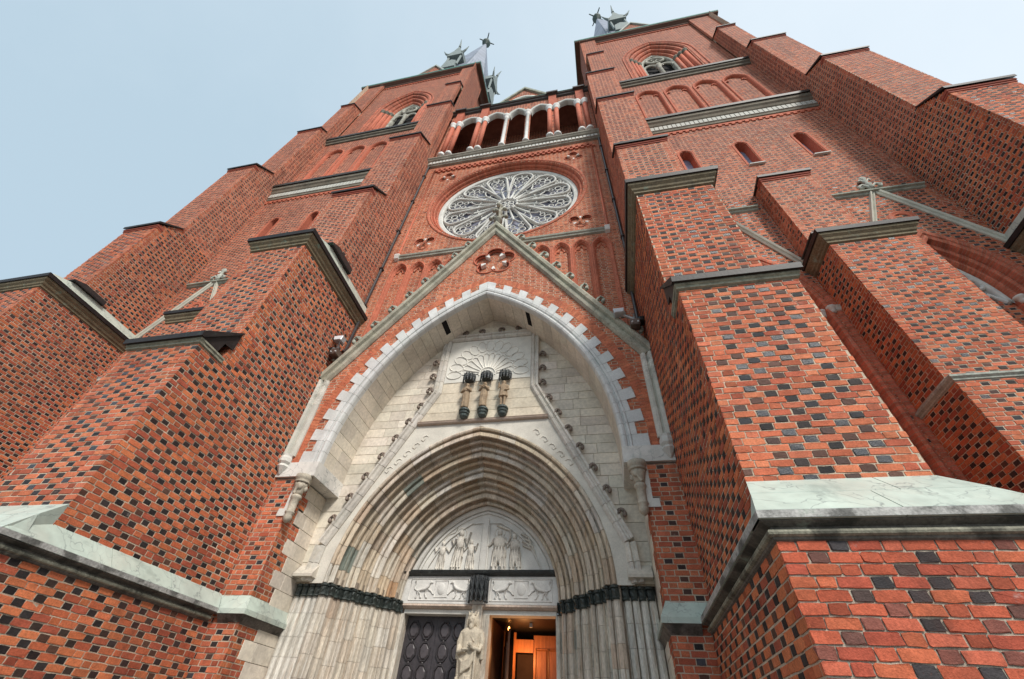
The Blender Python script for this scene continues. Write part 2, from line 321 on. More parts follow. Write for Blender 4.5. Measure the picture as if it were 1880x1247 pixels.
def bulk_mesh(name, groups):
    co = []; li = []; lt = []; cc = []; base = 0
    for V, faces, C in groups:
        n, k, _ = V.shape; co.append(V.reshape(-1, 3)); idx = np.concatenate([np.array(f) for f in faces])
        li.append((idx[None, :] + (np.arange(n) * k)[:, None] + base).reshape(-1)); lt.append(np.tile(np.array([len(f) for f in faces]), n)); cc.append(np.repeat(C, k, 0)); base += n * k
    co = np.concatenate(co).astype(np.float32); li = np.concatenate(li).astype(np.int32); lt = np.concatenate(lt).astype(np.int32); cc = np.concatenate(cc).astype(np.float32)
    me = bpy.data.meshes.new(name); me.vertices.add(len(co)); me.vertices.foreach_set('co', co.ravel())
    me.loops.add(len(li)); me.loops.foreach_set('vertex_index', li); me.polygons.add(len(lt)); me.polygons.foreach_set('loop_start', np.concatenate([[0], np.cumsum(lt)[:-1]]).astype(np.int32)); me.polygons.foreach_set('loop_total', lt)
    me.materials.append(MT['brick']); at = me.attributes.new('tint', 'FLOAT_COLOR', 'POINT'); at.data.foreach_set('color', cc.ravel())
    me.update(); me.validate(); me.shade_flat(); return me
def finish_walls(limit=300):
    cand = []
    for wi, w in enumerate(Wall.all):
        if not w.B: continue
        A = np.array(w.B, float); w.A = A; F = A[:, 0] > .5
        def P3(u, z): return np.stack([np.where(F, u, A[:, 1]), np.where(F, A[:, 1], u), z], -1)
        def prj(P): q = (P - CAM) @ RM.T; zz = np.maximum(q[:, 2], .01); return np.stack([940 + FPX * q[:, 0] / zz, 623.5 + FPX * q[:, 1] / zz], -1), q[:, 2]
        a, d = prj(P3(A[:, 3], A[:, 5])); b, _ = prj(P3(A[:, 4], A[:, 5])); c, _ = prj(P3(A[:, 4], A[:, 6])); e, _ = prj(P3(A[:, 3], A[:, 6]))
        area = np.abs((c[:, 0] - a[:, 0]) * (e[:, 1] - b[:, 1]) - (c[:, 1] - a[:, 1]) * (e[:, 0] - b[:, 0])) / 2
        ln = np.hypot(*(b - a).T); mid = (a + c) / 2
        vis = (mid[:, 0] > 0) & (mid[:, 0] < 1880) & (mid[:, 1] > 0) & (mid[:, 1] < 1247) & (d > 0)
        # faces turned away from the camera are not seen
        seen = np.where(F, True, (CAM[0] - A[:, 1]) * A[:, 2] > 0); vis &= seen
        w.lv = np.where(ln > 17, 2, np.where(ln > 8, 1, 0)); w.lv[~vis] = np.minimum(w.lv[~vis], 0)
        if w.pick: cand += [(area[i], wi, i) for i in np.nonzero(vis & (np.array([x[11] for x in w.B]) > 0))[0]]
    cand.sort(reverse=True); top = {}
    for _, wi, i in cand[:limit]: top.setdefault(wi, []).append(i)
    for wi, w in enumerate(Wall.all):
        p = w.core()
        if not w.B: continue
        A = w.A; used = np.zeros(len(A), bool); C = A[:, 7:11]
        T = top.get(wi, [])
        if T:
            V, fc = brick_arrays(A[T], 2, 1.1); used[T] = True
            for j in range(len(T)): link('brick', bulk_mesh('brick', [(V[j:j + 1], fc, C[T[j]:T[j] + 1])]), p)
        G = []
        for lv in (0, 1, 2):
            I = np.nonzero((w.lv == lv) & ~used)[0]
            if len(I): V, fc = brick_arrays(A[I], lv); G.append((V, fc, C[I]))
        if G: link('brickwork', bulk_mesh('brickwork', G), p, kind='stuff')
Wall.pick = False
# ------------------------------------------------------------------ ground
mb = MB((.15, .145, .135)); mb.add([(-400, -400, 0), (400, -400, 0), (400, 400, 0), (-400, 400, 0)], [(0, 1, 2, 3)]); mb.build('ground', 'pave', None, kind='structure')
CA = root('brick_cathedral', (0, 9.5, 0), 'red brick gothic cathedral front with two towers, stepped buttresses and pale stone portal', 'cathedral')
# ------------------------------------------------------------------ buttresses
STONE_CAP = (.20, .16, .10); MARB = (.47, .54, .475); METAL = (.02, .015, .014)
def table(p, x0, x1, yf, yb, dx, edge_y, top_y, ztop, slab=1.25, both=(1, 1)):
    """sloping marble table above the plinth: slabs on the front slope, low slabs along the sides, dark moulding below"""
    m = MB((.14, .125, .105))
    m.band(x0, x1, yf, yb, [(.0, .0, 3.18), (.03, .03, 3.20), (.05, .05, 3.25), (.03, .03, 3.30), (.03, .03, 3.31), (.10, .115, 3.345), (.10, .115, 3.36)])
    m.build('table_moulding', 'edge', p)
    m = MB((.27, .26, .20)); m.band(x0, x1, yf, yb, [(.045, .045, 3.222), (.068, .068, 3.235), (.075, .075, 3.255), (.068, .068, 3.275), (.045, .045, 3.288)]); m.build('table_roll', 'edge', p)
    e = .135; n = max(2, round((x1 - x0) / slab)); X = np.linspace(x0 - e, x1 + e, n + 1); g = .006
    ez = 3.36; zt = 3.44
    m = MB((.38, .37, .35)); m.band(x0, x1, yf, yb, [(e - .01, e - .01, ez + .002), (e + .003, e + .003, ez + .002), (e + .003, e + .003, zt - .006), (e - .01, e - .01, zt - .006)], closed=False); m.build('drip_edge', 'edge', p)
    for i in range(n):       # front: lower and upper row, joints staggered
        a, b = X[i] + g * (i > 0), X[i + 1] - g * (i < n - 1)
        ym = (yf - e + top_y) / 2; zm = (zt + ztop) / 2
        ta = x0 - e + (e + dx[0]) * .5 if i == 0 else a; tb = x1 + e - (e + dx[1]) * .5 if i == n - 1 else b
        if i == 0: a2, t2 = ta, x0 + dx[0]
        else: a2, t2 = a + .28, a + .28
        if i == n - 1: b2, u2 = tb, x1 - dx[1]
        else: b2, u2 = b + .28, b + .28
        c = jit(MARB, .05); mm = MB(c)
        mm.add([(a, yf - e, ez), (b, yf - e, ez), (a, yf - e, zt), (b, yf - e, zt), (ta, ym - g, zm - g), (tb, ym - g, zm - g), (a, ym, ez), (b, ym, ez)], [(0, 1, 3, 2), (2, 3, 5, 4), (0, 2, 4, 6), (1, 7, 5, 3), (4, 5, 7, 6), (0, 6, 7, 1)])
        mm.build('table_slab', 'marble', p)
        c = jit(MARB, .05); mm = MB(c)
        mm.add([(a2, ym + g, zm + g), (b2, ym + g, zm + g), (t2, top_y + .02, ztop), (u2, top_y + .02, ztop), (a2, ym + g, ez + .1), (b2, ym + g, ez + .1), (t2, top_y + .02, ez + .1), (u2, top_y + .02, ez + .1)], [(0, 1, 3, 2), (0, 2, 6, 4), (1, 5, 7, 3), (4, 6, 7, 5), (0, 4, 5, 1), (2, 3, 7, 6)])
        mm.build('table_slab', 'marble', p)
    for sd in (0, 1):
        if not both[sd]: continue
        xo = x0 - e if sd == 0 else x1 + e; xi = x0 + .10 if sd == 0 else x1 - .10
        ny = max(1, round((yb - yf - .3) / 1.15)); Yv = np.linspace(yf + .28, yb, ny + 1)
        Yv[0] = yf - e + .02
        for i in range(ny):
            y0, y1 = Yv[i] + g * (i > 0), Yv[i + 1] - g; c = jit(MARB, .06); mm = MB(c); y0i = y0 if i else y0 + .38
            mm.add([(xo, y0, ez), (xo, y1, ez), (xo, y0, zt), (xo, y1, zt), (xi, y0i, 3.74), (xi, y1, 3.74), (xi, y0i, ez), (xi, y1, ez)], [(0, 2, 3, 1), (2, 4, 5, 3), (0, 6, 4, 2), (1, 3, 5, 7), (4, 6, 7, 5), (0, 1, 7, 6)])
            if i == ny - 1 and abs(yb - 8.71) < .01: mm.add([(xo, y1, zt), (xi, y1, 3.74), (xi, y1 + .17, 3.74), (xo, y1, ez), (xi, y1 + .17, ez)], [(0, 1, 2), (0, 2, 4, 3)])
            mm.build('table_slab', 'marble', p)
def stone_cap(p, x0, x1, yf, yb, zb, ynext, zn, dark=1):
    """moulded stone cap, carried back along both sides, with a metal weathering above"""
    ny = 3; m = MB(jit(STONE_CAP))
    m.band(x0, x1, yf, yb, [(0, 0, zb), (.05, .05, zb + .03), (.05, .05, zb + .10), (.09, .09, zb + .14), (.11, .11, zb + .20), (.10, .10, zb + .22), (.17, .17, zb + .30), (.18, .18, zb + .39), (.16, .16, zb + .40)])
    m.build('cap_moulding', 'capst', p)
    m = MB(METAL); m.band(x0, x1, yf, yb, [(.17, .17, zb + .385), (.225, .225, zb + .385), (.245, .245, zb + .53), (.18, .18, zb + .55)]); m.build('cap_flashing', 'copper', p)
    # weathering: pale sloped slab and dark copper roof up to the next stage
    z0 = zb + .55; m = MB((.55, .60, .52)); m.band(x0, x1, yf, yb, [(.16, .16, z0), (.10, .06, z0 + .12), (yf - (ynext - .25), .0, z0 + (zn - z0) * .62), (yf - ynext, -.05, z0 + (zn - z0) * .62)]); m.build('weathering_slab', 'marble', p)
    m = MB(METAL); zz = z0 + (zn - z0) * .62 + .004; m.band(x0, x1, ynext, ynext + .9, [(.42, .10, zz), (.44, .12, zz), (.44, .12, zz + .05), (.02, .06, zn), (-.02, .0, zn)]); m.build('copper_apron', 'copper', p)
def metal_cap(p, x0, x1, yf, zb, ynext, zn, wall=None, lip=.13):
    """brick corbel courses under a dark sheet metal weathering"""
    m = MB((.33, .09, .06)); m.band(x0, x1, yf, yf + .25, [(0, 0, zb - .21), (.035, .02, zb - .205), (.035, .02, zb - .12), (.07, .04, zb - .11), (.07, .04, zb - .005)]); m.build('corbel_course', 'brick', p)
    m = MB(METAL); t = .05
    m.xprof(x0 - lip * .6, x1 + lip * .6, [(yf - lip, zb), (yf - lip - .01, zb + .13), (ynext + .01, zn + .06), (ynext + .01, zn)]); m.build('cap_flashing', 'copper', p)
def buttress(s, x0, x1, stages, yb_in, yb_out, label, pick=True, tbl=True):
    """stages: (front y, z bottom, z top, x0, x1, palette, cap kind); x given for the +x side, mirrored by s"""
    w = Wall('buttress', CA, label); w.pick = pick; caps = []
    for i, (yf, z0, z1, a, b, pal, cap) in enumerate(stages):
        X0, X1 = (a, b) if s > 0 else (-b, -a); inn = a * s; out = b * s
        w.face('F', yf, 0, X0, X1, z0, z1, pal=pal, phase=.1 + i * .07, proud=.012 if pal == 'base' else .007)
        nx = stages[i + 1] if i + 1 < len(stages) else None
        yn = nx[0] if nx else yb_in; zn = nx[1] if nx else z1
        def iv(z, yf=yf, z1=z1, yn=yn, zn=zn, yb=yb_in): return [(yf if z < z1 else yf + (yn - yf) * (z - z1) / max(.01, zn - z1), yb)]
        def iv2(z, yf=yf, z1=z1, yn=yn, zn=zn, yb=yb_out): return [(yf if z < z1 else yf + (yn - yf) * (z - z1) / max(.01, zn - z1), yb)]
        sp = 'side' if pal in ('mix', 'base') else pal
        zt = zn if cap in ('metal',) else z1
        w.face('S', inn, -s, 0, 0, z0, zt, iv=iv, pal=sp, phase=.05)
        w.face('S', out, s, 0, 0, z0, zt, iv=iv2, pal=sp, phase=.15)
        if z1 > 3 and nx: w.xtra.xprof(X0 + .01, X1 - .01, [(yf + .01, z1 - .02), (yf + .01, z1), (yn, zn - .01), (yn + .3, zn - .01), (yn + .3, z1 - .02)])
        caps.append((X0, X1, yf, z1, yn, zn, cap))
    w.caps = caps; return w
def z_up(z1): return z1
B1 = [(4.5, 0, 3.36, 4.845, 7.05, 'base', 'table'), (5.03, 3.40, 7.55, 4.94, 6.83, 'mix', 'flat'), (5.68, 7.54, 12.42, 4.95, 6.85, 'mix', 'stone'),
      (6.77, 12.5, 18.5, 5.10, 6.95, 'upper', 'metal'), (7.53, 19.4, 27.0, 5.10, 6.95, 'upper', 'metal'), (8.53, 28.1, 36.5, 5.12, 6.97, 'upper', 'metal'), (9.00, 37.1, 44.2, 5.65, 6.97, 'upper', 'metal'), (9.74, 45.0, 53.5, 5.65, 6.97, 'upper', None)]
B3 = [(4.5, 0, 3.36, 15.85, 18.4, 'mix', 'table'), (5.03, 3.40, 7.55, 16.0, 18.05, 'mix', 'flat'), (5.92, 7.54, 12.7, 16.0, 18.05, 'mix', 'stone'),
      (6.77, 12.7, 18.5, 16.08, 18.0, 'mix', 'metal'), (7.53, 19.4, 27.0, 16.08, 18.05, 'upper', 'metal'), (8.53, 28.1, 36.5, 16.08, 18.1, 'upper', 'metal'), (9.00, 37.1, 44.2, 16.08, 17.35, 'upper', 'metal'), (9.74, 45.0, 53.5, 16.0, 17.9, 'upper', None)]
B2 = [(7.95, 0, 3.36, 10.35, 12.85, 'mix', 'table'), (8.10, 3.40, 7.45, 10.47, 12.72, 'mix', 'thin'), (8.28, 7.6, 12.72, 10.5, 12.7, 'mix', 'stone'), (8.82, 12.8, 18.15, 10.52, 12.25, 'upper', 'metal')]
WALLS = {}
side_word = {1: 'right', -1: 'left'}
for s in (1, -1):
    WALLS['b1', s] = buttress(s, 0, 0, B1, 9.32, 9.52, 'stepped buttress beside the portal, %s of it' % side_word[s])
    WALLS['b2', s] = buttress(s, 0, 0, B2, 9.52, 9.52, 'shallow buttress in the middle of the %s tower' % side_word[s])
    WALLS['b3', s] = buttress(s, 0, 0, B3, 9.9, 9.9, 'tall stepped buttress at the outer corner of the %s tower' % side_word[s])
# ------------------------------------------------------------------ tower walls
def circ(cx, cz, r):
    def f(z):
        q = r * r - (z - cz) ** 2
        return [(cx - math.sqrt(q), cx + math.sqrt(q))] if q > 0 else None
    return f
def arch_hole(cx, z0, w, h, zb, o=0.0):
    def f(z):
        if z < zb: return None
        a = arch_x(z0, w, h, o, z); return [(cx - a, cx + a)] if a and a > 0 else None
    return f
BAYS = [(8.66, 1.6, 11.2, 3.1), (14.25, 1.15, 11.2, 2.95)]     # centre, half width, springing, rise of the two tall windows
LANC = (8.92, 11.45, 14.05)
ARC = [8.87, 10.70, 12.53, 14.36]
for s in (1, -1):
    w = Wall('tower_wall', CA, 'west wall of the %s tower' % side_word[s]); WALLS['t', s] = w
    X = (6.8, 16.1) if s > 0 else (-16.1, -6.8)
    holes = [arch_hole(s * c, z0, hw, h, 4.4, .02) for c, hw, z0, h in BAYS] + [arch_hole(s * c, 23.05, .27, .34, 20.9) for c in LANC]
    w.face('F', 9.5, 0, X[0], X[1], 0, 18, pal='mix', cut=holes)
    w.face('F', 9.5, 0, X[0], X[1], 18, 27.9, pal='upper', cut=holes)
    for c, hw, z0, h in BAYS: w.face('F', 9.94, 0, s * c - hw + .3, s * c + hw - .3, 3.3, 11.42, pal='mix')
    ah = [arch_hole(s * c, 33.35, .74, 1.0, 28.0) for c in ARC]
    w.face('F', 9.72, 0, X[0], X[1], 27.9, 36.5, pal='upper', cut=ah)
    for h_ in ah: w.face('F', 9.86, 0, 0, 0, 28, 34.4, iv=lambda z, h_=h_: h_(z) or [], pal='upper')
    w.face('F', 10.0, 0, X[0], X[1], 36.5, 53.6, pal='upper', cut=[arch_hole(s * 11.5, 44.3, 2.35, 4.1, 36.6)])
    # wall of the tower turned to the nave and the outer return
    w.face('S', s * 5.45, -s, 9.4, 12.0, 26, 53.6, pal='upper'); w.face('F', 9.75, 0, min(s * 5.45, s * 5.7), max(s * 5.45, s * 5.7), 26, 53.6, pal='upper')
    w.face('S', s * 5.95, -s, 11.9, 22.5, 26, 53.6, pal='upper'); w.face('S', s * 17.9, s, 9.4, 22.5, 0, 53.6, pal='upper')
    w.xtra.add([(s * 5.45, 12, 26), (s * 5.95, 12, 26), (s * 5.95, 12, 53.6), (s * 5.45, 12, 53.6)], [(0, 1, 2, 3)])
    w.xtra.add([(s * 5.95, 22.5, 0), (s * 17.9, 22.5, 0), (s * 17.9, 22.5, 53.6), (s * 5.95, 22.5, 53.6)], [(0, 1, 2, 3)])
# ------------------------------------------------------------------ portal gable, piers, rose wall
AW, AZ, AH = 3.84, 6.75, 6.23        # portal niche arch
def gab_x(z): return 4.80 if z < 9.45 else (17.05 - z) / 1.585
CIN = [(0.1 + .47 * math.sin(2 * math.pi * k / 5), 14.98 + .47 * math.cos(2 * math.pi * k / 5), .36) for k in range(5)]
w = Wall('portal_gable', CA, 'brick gable over the portal'); WALLS['g'] = w
cin = [circ(*c) for c in CIN] + [circ(.1, 14.98, .42)]
w.face('F', 8.85, 0, 0, 0, 6.75, 17.0, iv=lambda z: [(-gab_x(z), gab_x(z))], pal='plain', cut=[arch_hole(0, AZ, AW, AH, 6, .30)] + cin)
w.face('F', 9.0, 0, -.9, .95, 14.0, 16.0, pal='plain')
w = Wall('portal_pier', CA, 'brick pier carrying the portal arch on the right'); WALLS['p', 1] = w; w.pick = True
w.face('F', 8.85, 0, 4.2, 4.96, 0, 6.33, pal='mix')
w2 = Wall('portal_pier', CA, 'brick pier carrying the portal arch on the left'); WALLS['p', -1] = w2; w2.pick = True
w2.face('F', 8.85, 0, -4.96, -4.2, 0, 6.33, pal='mix', phase=.2)
QY = {}
for s in (1, -1):                     # jamb faces: brick toothed into ashlar
    for k in range(20):
        za = k * .333; QY[s, k] = 9.30 + (.16 if k % 2 else -.08) + random.uniform(-.04, .04)
    WALLS['p', s].face('S', s * 4.2, -s, 0, 0, 0, 6.33, iv=lambda z, s=s: [(8.85, QY[s, int(z / .333)])], pal='side')
w = Wall('rose_wall', CA, 'brick wall around the rose window'); WALLS['r'] = w
RZ, RR = 21.25, 3.85
TRE = [(sx * 3.52, z, up) for sx in (-1, 1) for z, up in ((24.6, 1), (17.85, -1))]
def tre_c(cx, cz, up): return [(cx + .30 * math.sin(a), cz + .30 * math.cos(a) * up, .22) for a in (0, 2 * math.pi / 3, -2 * math.pi / 3)]
tre = [circ(*c) for t in TRE for c in tre_c(*t)]
RA = [sx * x for sx in (-1, 1) for x in (1.86, 2.64, 3.42, 4.20)]
RZB = {x: max(9.7, 16.9 - 1.585 * (abs(x) + .35)) for x in RA}
ra = [arch_hole(x, 15.75, .31, .55, RZB[x]) for x in RA]
w.face('F', 9.30, 0, -5.1, 5.1, 9.4, 26.4, pal='plain', cut=[circ(0, RZ, RR), arch_hole(0, AZ, AW, AH, 6, .25)] + tre + ra)
for h_ in ra: w.face('F', 9.44, 0, 0, 0, 9.6, 16.4, iv=lambda z, h_=h_: h_(z) or [], pal='plain')
for t in TRE: w.face('F', 9.40, 0, t[0] - .6, t[0] + .6, t[1] - .6, t[1] + .6, pal='plain')
finish_walls()
for k, w in WALLS.items():            # caps and tables
    if k[0] not in ('b1', 'b2', 'b3'): continue
    for X0, X1, yf, z1, yn, zn, cap in w.caps:
        p = w.obj; yb = 9.5 if k[0] != 'b1' else 9.3
        if cap == 'table':
            st2 = {'b1': B1, 'b2': B2, 'b3': B3}[k[0]][1]; i0, i1 = (st2[3], st2[4]) if k[1] > 0 else (-st2[4], -st2[3])
            yb2 = 9.5
            if k[0] == 'b1': yb2 = 8.71
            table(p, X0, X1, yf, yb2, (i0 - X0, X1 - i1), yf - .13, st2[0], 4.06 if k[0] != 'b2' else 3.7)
        elif cap == 'stone': stone_cap(p, X0, X1, yf, yb, z1, yn, 13.9 if k[0] != 'b2' else 13.7)
        elif cap == 'metal': metal_cap(p, X0, X1, yf, z1, yn, zn)
        elif cap == 'thin':
            m = MB((.38, .40, .35)); m.band(X0, X1, yf, 9.5, [(0, 0, z1), (.03, .03, z1 + .02), (.03, .03, z1 + .05), (.07, .07, z1 + .09), (.07, .07, z1 + .14), (-.18, -.03, z1 + .24)]); m.build('string_course', 'capst', p)
        elif cap == 'flat':
            s = k[1]
            m = MB((.30, .29, .22)); m.band(X0, X1, yf, yf + .66, [(0, 0, z1), (.05, .04, z1 + .02), (.05, .04, z1 + .07), (.08, .06, z1 + .09), (.08, .06, z1 + .13)]); m.build('cap_moulding', 'capst', p)
            m = MB(METAL); m.xprof(X0 - .10, X1 + .10, [(yf - .14, z1 + .12), (yf - .15, z1 + .25), (yn + .02, z1 + .98), (yn + .02, z1 + .92), (yf - .06, z1 + .135)])
            for xe, sg in ((X0, -1), (X1, 1)):      # stepped side aprons, close to the brick
                pl_ = [(yf - .10, z1 + .20), (yf + .10, z1 + .06), (yf + .40, z1 + .08), (yf + .45, z1 + .42), (yf + .70, z1 + .45), (yn + .03, z1 + .95)]
                m.prism(pl_, lambda a_, b_, d: (d, a_, b_), xe + sg * .045, xe + sg * .018)
            m.build('cap_flashing', 'copper', p)
# ------------------------------------------------------------------ portal niche: arch stones, soffit, ashlar
LIME = (.68, .61, .51); WHITE = (.64, .64, .62); GREY = (.40, .38, .30)
def sweep_stone(mb, cx, z0, w, h, prof, t0, t1, s, n=3, col=None, homo=False):
    """one stone of an arch: profile (o, y) swept between t0 and t1; homo: o is a scale of the arch instead of an offset"""
    rows = []
    for i in range(n + 1):
        t = t0 + (t1 - t0) * i / n
        rows.append([(lambda q: (q[0], y, q[1]))(ap(cx, z0, o, o * h / w, 0, t, s) if homo else ap(cx, z0, w, h, o, t, s)) for o, y in prof])
    k = len(prof); vs = [p for r in rows for p in r]; fs = []
    for i in range(n):
        for j in range(k): l = (j + 1) % k; fs.append((i * k + j, i * k + l, (i + 1) * k + l, (i + 1) * k + j))
    fs += [tuple(range(k)), tuple(n * k + j for j in range(k - 1, -1, -1))]
    return mb.add(vs, fs, col)
vo = MB((.5, .45, .38)); arch_trim(vo, 0, AZ, AW, AH, [(.02, 9.02), (.02, 8.875), (.34, 8.862)], n=16); VO = vo.build('portal_arch', 'mortar', CA, label='white stone arch of the portal niche with toothed edge')
NV = 25
for s in (-1, 1):
    for i in range(NV):
        t0, t1 = i / NV + .0006, (i + 1) / NV - .0006; L = .64 if i % 2 == 0 else .40
        if i == NV - 1: L = .64
        prof = [(0, 9.0), (0, 8.87), (.025, 8.81), (.075, 8.785), (.125, 8.80), (.15, 8.85), (.175, 8.85), (.19, 8.80), (.235, 8.79), (.255, 8.83), (.275, 8.815), (L - .01, 8.815), (L, 8.83), (L, 8.92)]
        m = MB(jit(WHITE, .07)); sweep_stone(m, 0, AZ, AW, AH, prof, t0, t1, s, 2); m.build('voussoir', 'white', VO)
# soffit slabs
sf = MB((.35, .3, .24)); arch_trim(sf, 0, AZ, AW, AH, [(.03, 8.95), (.03, 10.2)], n=16); SF = sf.build('niche_soffit', 'mortar', CA, label='limestone underside of the portal niche arch')
for s in (-1, 1):
    t = 0
    while t < .999:
        dt = random.uniform(.040, .062); t1 = min(1, t + dt)
        if 1 - t1 < .03: t1 = 1
        cut = [8.99, 10.12] if random.random() < .55 else [8.99, random.uniform(9.4, 9.8), 10.12]
        for y0, y1 in zip(cut[:-1], cut[1:]):
            c = jit(LIME, .10); prof = [(.004, y0 + .004), (0, y0 + .012), (0, y1 - .012), (.004, y1 - .004), (.25, y1 - .004), (.25, y0 + .004)]
            m = MB(c); sweep_stone(m, 0, AZ, AW, AH, prof, t + .0008, t1 - .0008, s, 2); m.build('soffit_slab', 'lime', SF)
        t = t1
for s in (-1, 1):        # two dark put-log openings in the soffit
    m = MB((.012, .01, .01)); a = ap(0, AZ, AW, AH, -.006, .76, s); b = ap(0, AZ, AW, AH, -.006, .785, s)
    m.add([(a[0], 9.02, a[1]), (b[0], 9.02, b[1]), (b[0], 9.62, b[1]), (a[0], 9.62, a[1])], [(0, 1, 2, 3)]); m.build('putlog_opening', 'dark', SF)
# back wall of the niche
def frame_x(z): return 1.70 if z > 9.62 else (1.70 + (9.62 - z) * (3.90 - 1.70) / (9.62 - 5.0) if z > 5.0 else 3.95)
nb = MB((.33, .27, .20)); zz = 4.26
while zz < 12.9:
    z1_ = zz + .08; o0 = arch_x(AZ, AW, AH, .05, zz); o1 = arch_x(AZ, AW, AH, .05, z1_)
    if zz < 6.7: o0 = o1 = 4.25
    if o0 is None: break
    i0 = arch_x(4.27, 3.42, 4.10, .0, max(4.28, zz)) or 0; i1 = arch_x(4.27, 3.42, 4.10, .0, max(4.28, z1_)) or 0
    for s_ in (-1, 1): nb.add([(s_ * i0, 10.125, zz), (s_ * o0, 10.125, zz), (s_ * (o1 or .02), 10.125, z1_), (s_ * i1, 10.125, z1_)], [(0, 1, 2, 3)])
    zz = z1_
NB = nb.build('niche_wall', 'mortar', CA, label='pale ashlar wall at the back of the portal niche')
z = 4.3; k = 0
while z < 12.9:
    hgt = random.choice((.27, .30, .33, .36)) if z > 6 else .42; z1 = z + hgt; zm = z + hgt / 2
    xo0 = arch_x(AZ, AW, AH, 0, z + .001); xo1 = arch_x(AZ, AW, AH, 0, z1)
    if xo0 is None: break
    xo1 = xo1 if xo1 else 0.02
    if z < 6.4: xo0 = xo1 = 4.22
    xi = frame_x(zm) - .12 if z < 11.9 else 0
    for s in (-1, 1):
        L = xo0 - xi
        if L < .08: continue
        n = max(1, round(L / random.uniform(.55, .95))); cuts = [xi] + sorted(xi + L * (i + random.uniform(-.25, .25)) / n for i in range(1, n)) + [None]
        for i in range(n):
            a = cuts[i] + (.004 if i else 0); e0 = xo0 + .02 if i == n - 1 else cuts[i + 1] - .004; e1 = max(a + .02, xo1 + .02) if i == n - 1 else cuts[i + 1] - .004
            if e0 - a < .06: continue
            m = MB(jit(LIME, .13)); m.prism([(s * a, z + .004), (s * e0, z + .004), (s * e1, z1 - .004), (s * a, z1 - .004)], FX, 10.10 + random.uniform(-.003, .003), 10.14, bev=.008); m.build('ashlar_block', 'lime', NB)
    z = z1; k += 1
# stone band at the springing, corbel figures, jamb quoins
for s in (1, -1):
    p = WALLS['p', s].obj; lo, hi = sorted((s * 3.83, s * 4.97))
    m = MB(jit((.70, .68, .63), .04)); m.box(lo, hi, 8.775, 10.1, 6.36, 6.75); m.build('springer_block', 'marble', p)
    for k in range(19):
        za, zb = k * .333 + .004, (k + 1) * .333 - .004
        if zb > 6.36: zb = 6.355
        if abs(za - 3.33) < .02: za = 3.46
        y0 = QY[s, k] + .004; cutp = [y0, 10.36] if k % 2 else [y0, y0 + .42, 10.36]
        for a, b in zip(cutp[:-1], cutp[1:]):
            m = MB(jit(LIME, .12)); m.prism([(a + .004, za), (b - .004, za), (b - .004, zb), (a + .004, zb)], lambda a_, b_, d: (d, a_, b_), s * (4.19 + random.uniform(-.003, .003)), s * 4.6, bev=.008); m.build('quoin', 'lime', p)
    # narrow stone strip and carved corbel shaft under the band
    m = MB((.66, .65, .60)); lo, hi = sorted((s * 4.19, s * 4.31)); m.box(lo, hi, 8.825, 8.90, 5.55, 6.36); lo, hi = sorted((s * 4.19, s * 4.44)); m.box(lo, hi, 8.82, 8.90, 5.37, 5.55); m.build('stone_strip', 'white', p)
    q = MB((.45, .40, .32)); cx, cy = s * 4.10, 8.82
    q.lathe(cx, cy, [(.03, 5.20), (.09, 5.26), (.105, 5.33), (.09, 5.40), (.115, 5.43), (.115, 5.46), (.09, 5.48), (.10, 5.75), (.125, 5.78), (.13, 5.83), (.11, 5.86)], 12)
    q.lathe(cx, cy, [(.10, 5.86), (.12, 5.95), (.15, 6.08), (.17, 6.14)], 10); q.ball((cx - s * .07, cy - .10, 6.05), (.06, .065, .08)); q.ball((cx - s * .15, cy + .03, 6.02), (.05, .05, .07)); q.tube([(cx + s * .03, cy - .10, 5.9), (cx - s * .02, cy - .15, 5.98), (cx - s * .06, cy - .12, 6.05)], .035)
    q.lathe(cx, cy, [(.19, 6.16), (.20, 6.19), (.17, 6.22), (.20, 6.25), (.21, 6.36)], 12)
    q.build('corbel_figure', 'statue', p, smooth=True)
    # table slabs returning round the pier into the jamb
    m = MB((.16, .14, .12)); lo, hi = sorted((s * 4.2, s * 4.97)); e = .13
    xi = s * (4.2 - .0); xo = s * (4.2 - e)
    m.add([(s * 4.71, 8.72, 3.345), (s * 4.2 - s * .1, 8.72 + .03, 3.345), (s * 4.1, 10.3, 3.345), (s * 4.2, 10.3, 3.2), (s * 4.2, 8.85, 3.2), (s * 4.71, 8.85, 3.2)], [(0, 1, 4, 5), (1, 2, 3, 4)]); m.build('table_moulding', 'edge', p)
    for pts in ([(s * 4.71, 8.715), (s * 4.45, 8.715), (s * 4.45, 8.86), (s * 4.92, 8.86)], [(s * 4.45, 8.715), (s * 4.07, 8.715), (s * 4.21, 8.86), (s * 4.45, 8.86)], [(s * 4.07, 8.715), (s * 4.07, 9.45), (s * 4.21, 9.45), (s * 4.21, 8.86)], [(s * 4.07, 9.45), (s * 4.07, 10.32), (s * 4.21, 10.32), (s * 4.21, 9.45)]):
        (a, b, c, d) = pts; m = MB(jit(MARB, .06)); m.add([(*a, 3.35), (*b, 3.35), (*a, 3.44), (*b, 3.44), (*d, 3.72), (*c, 3.72), (*d, 3.35), (*c, 3.35)], [(0, 1, 3, 2), (2, 3, 5, 4), (0, 6, 7, 1), (4, 5, 7, 6), (0, 2, 4, 6), (1, 7, 5, 3)]); m.build('table_slab', 'marble', p)
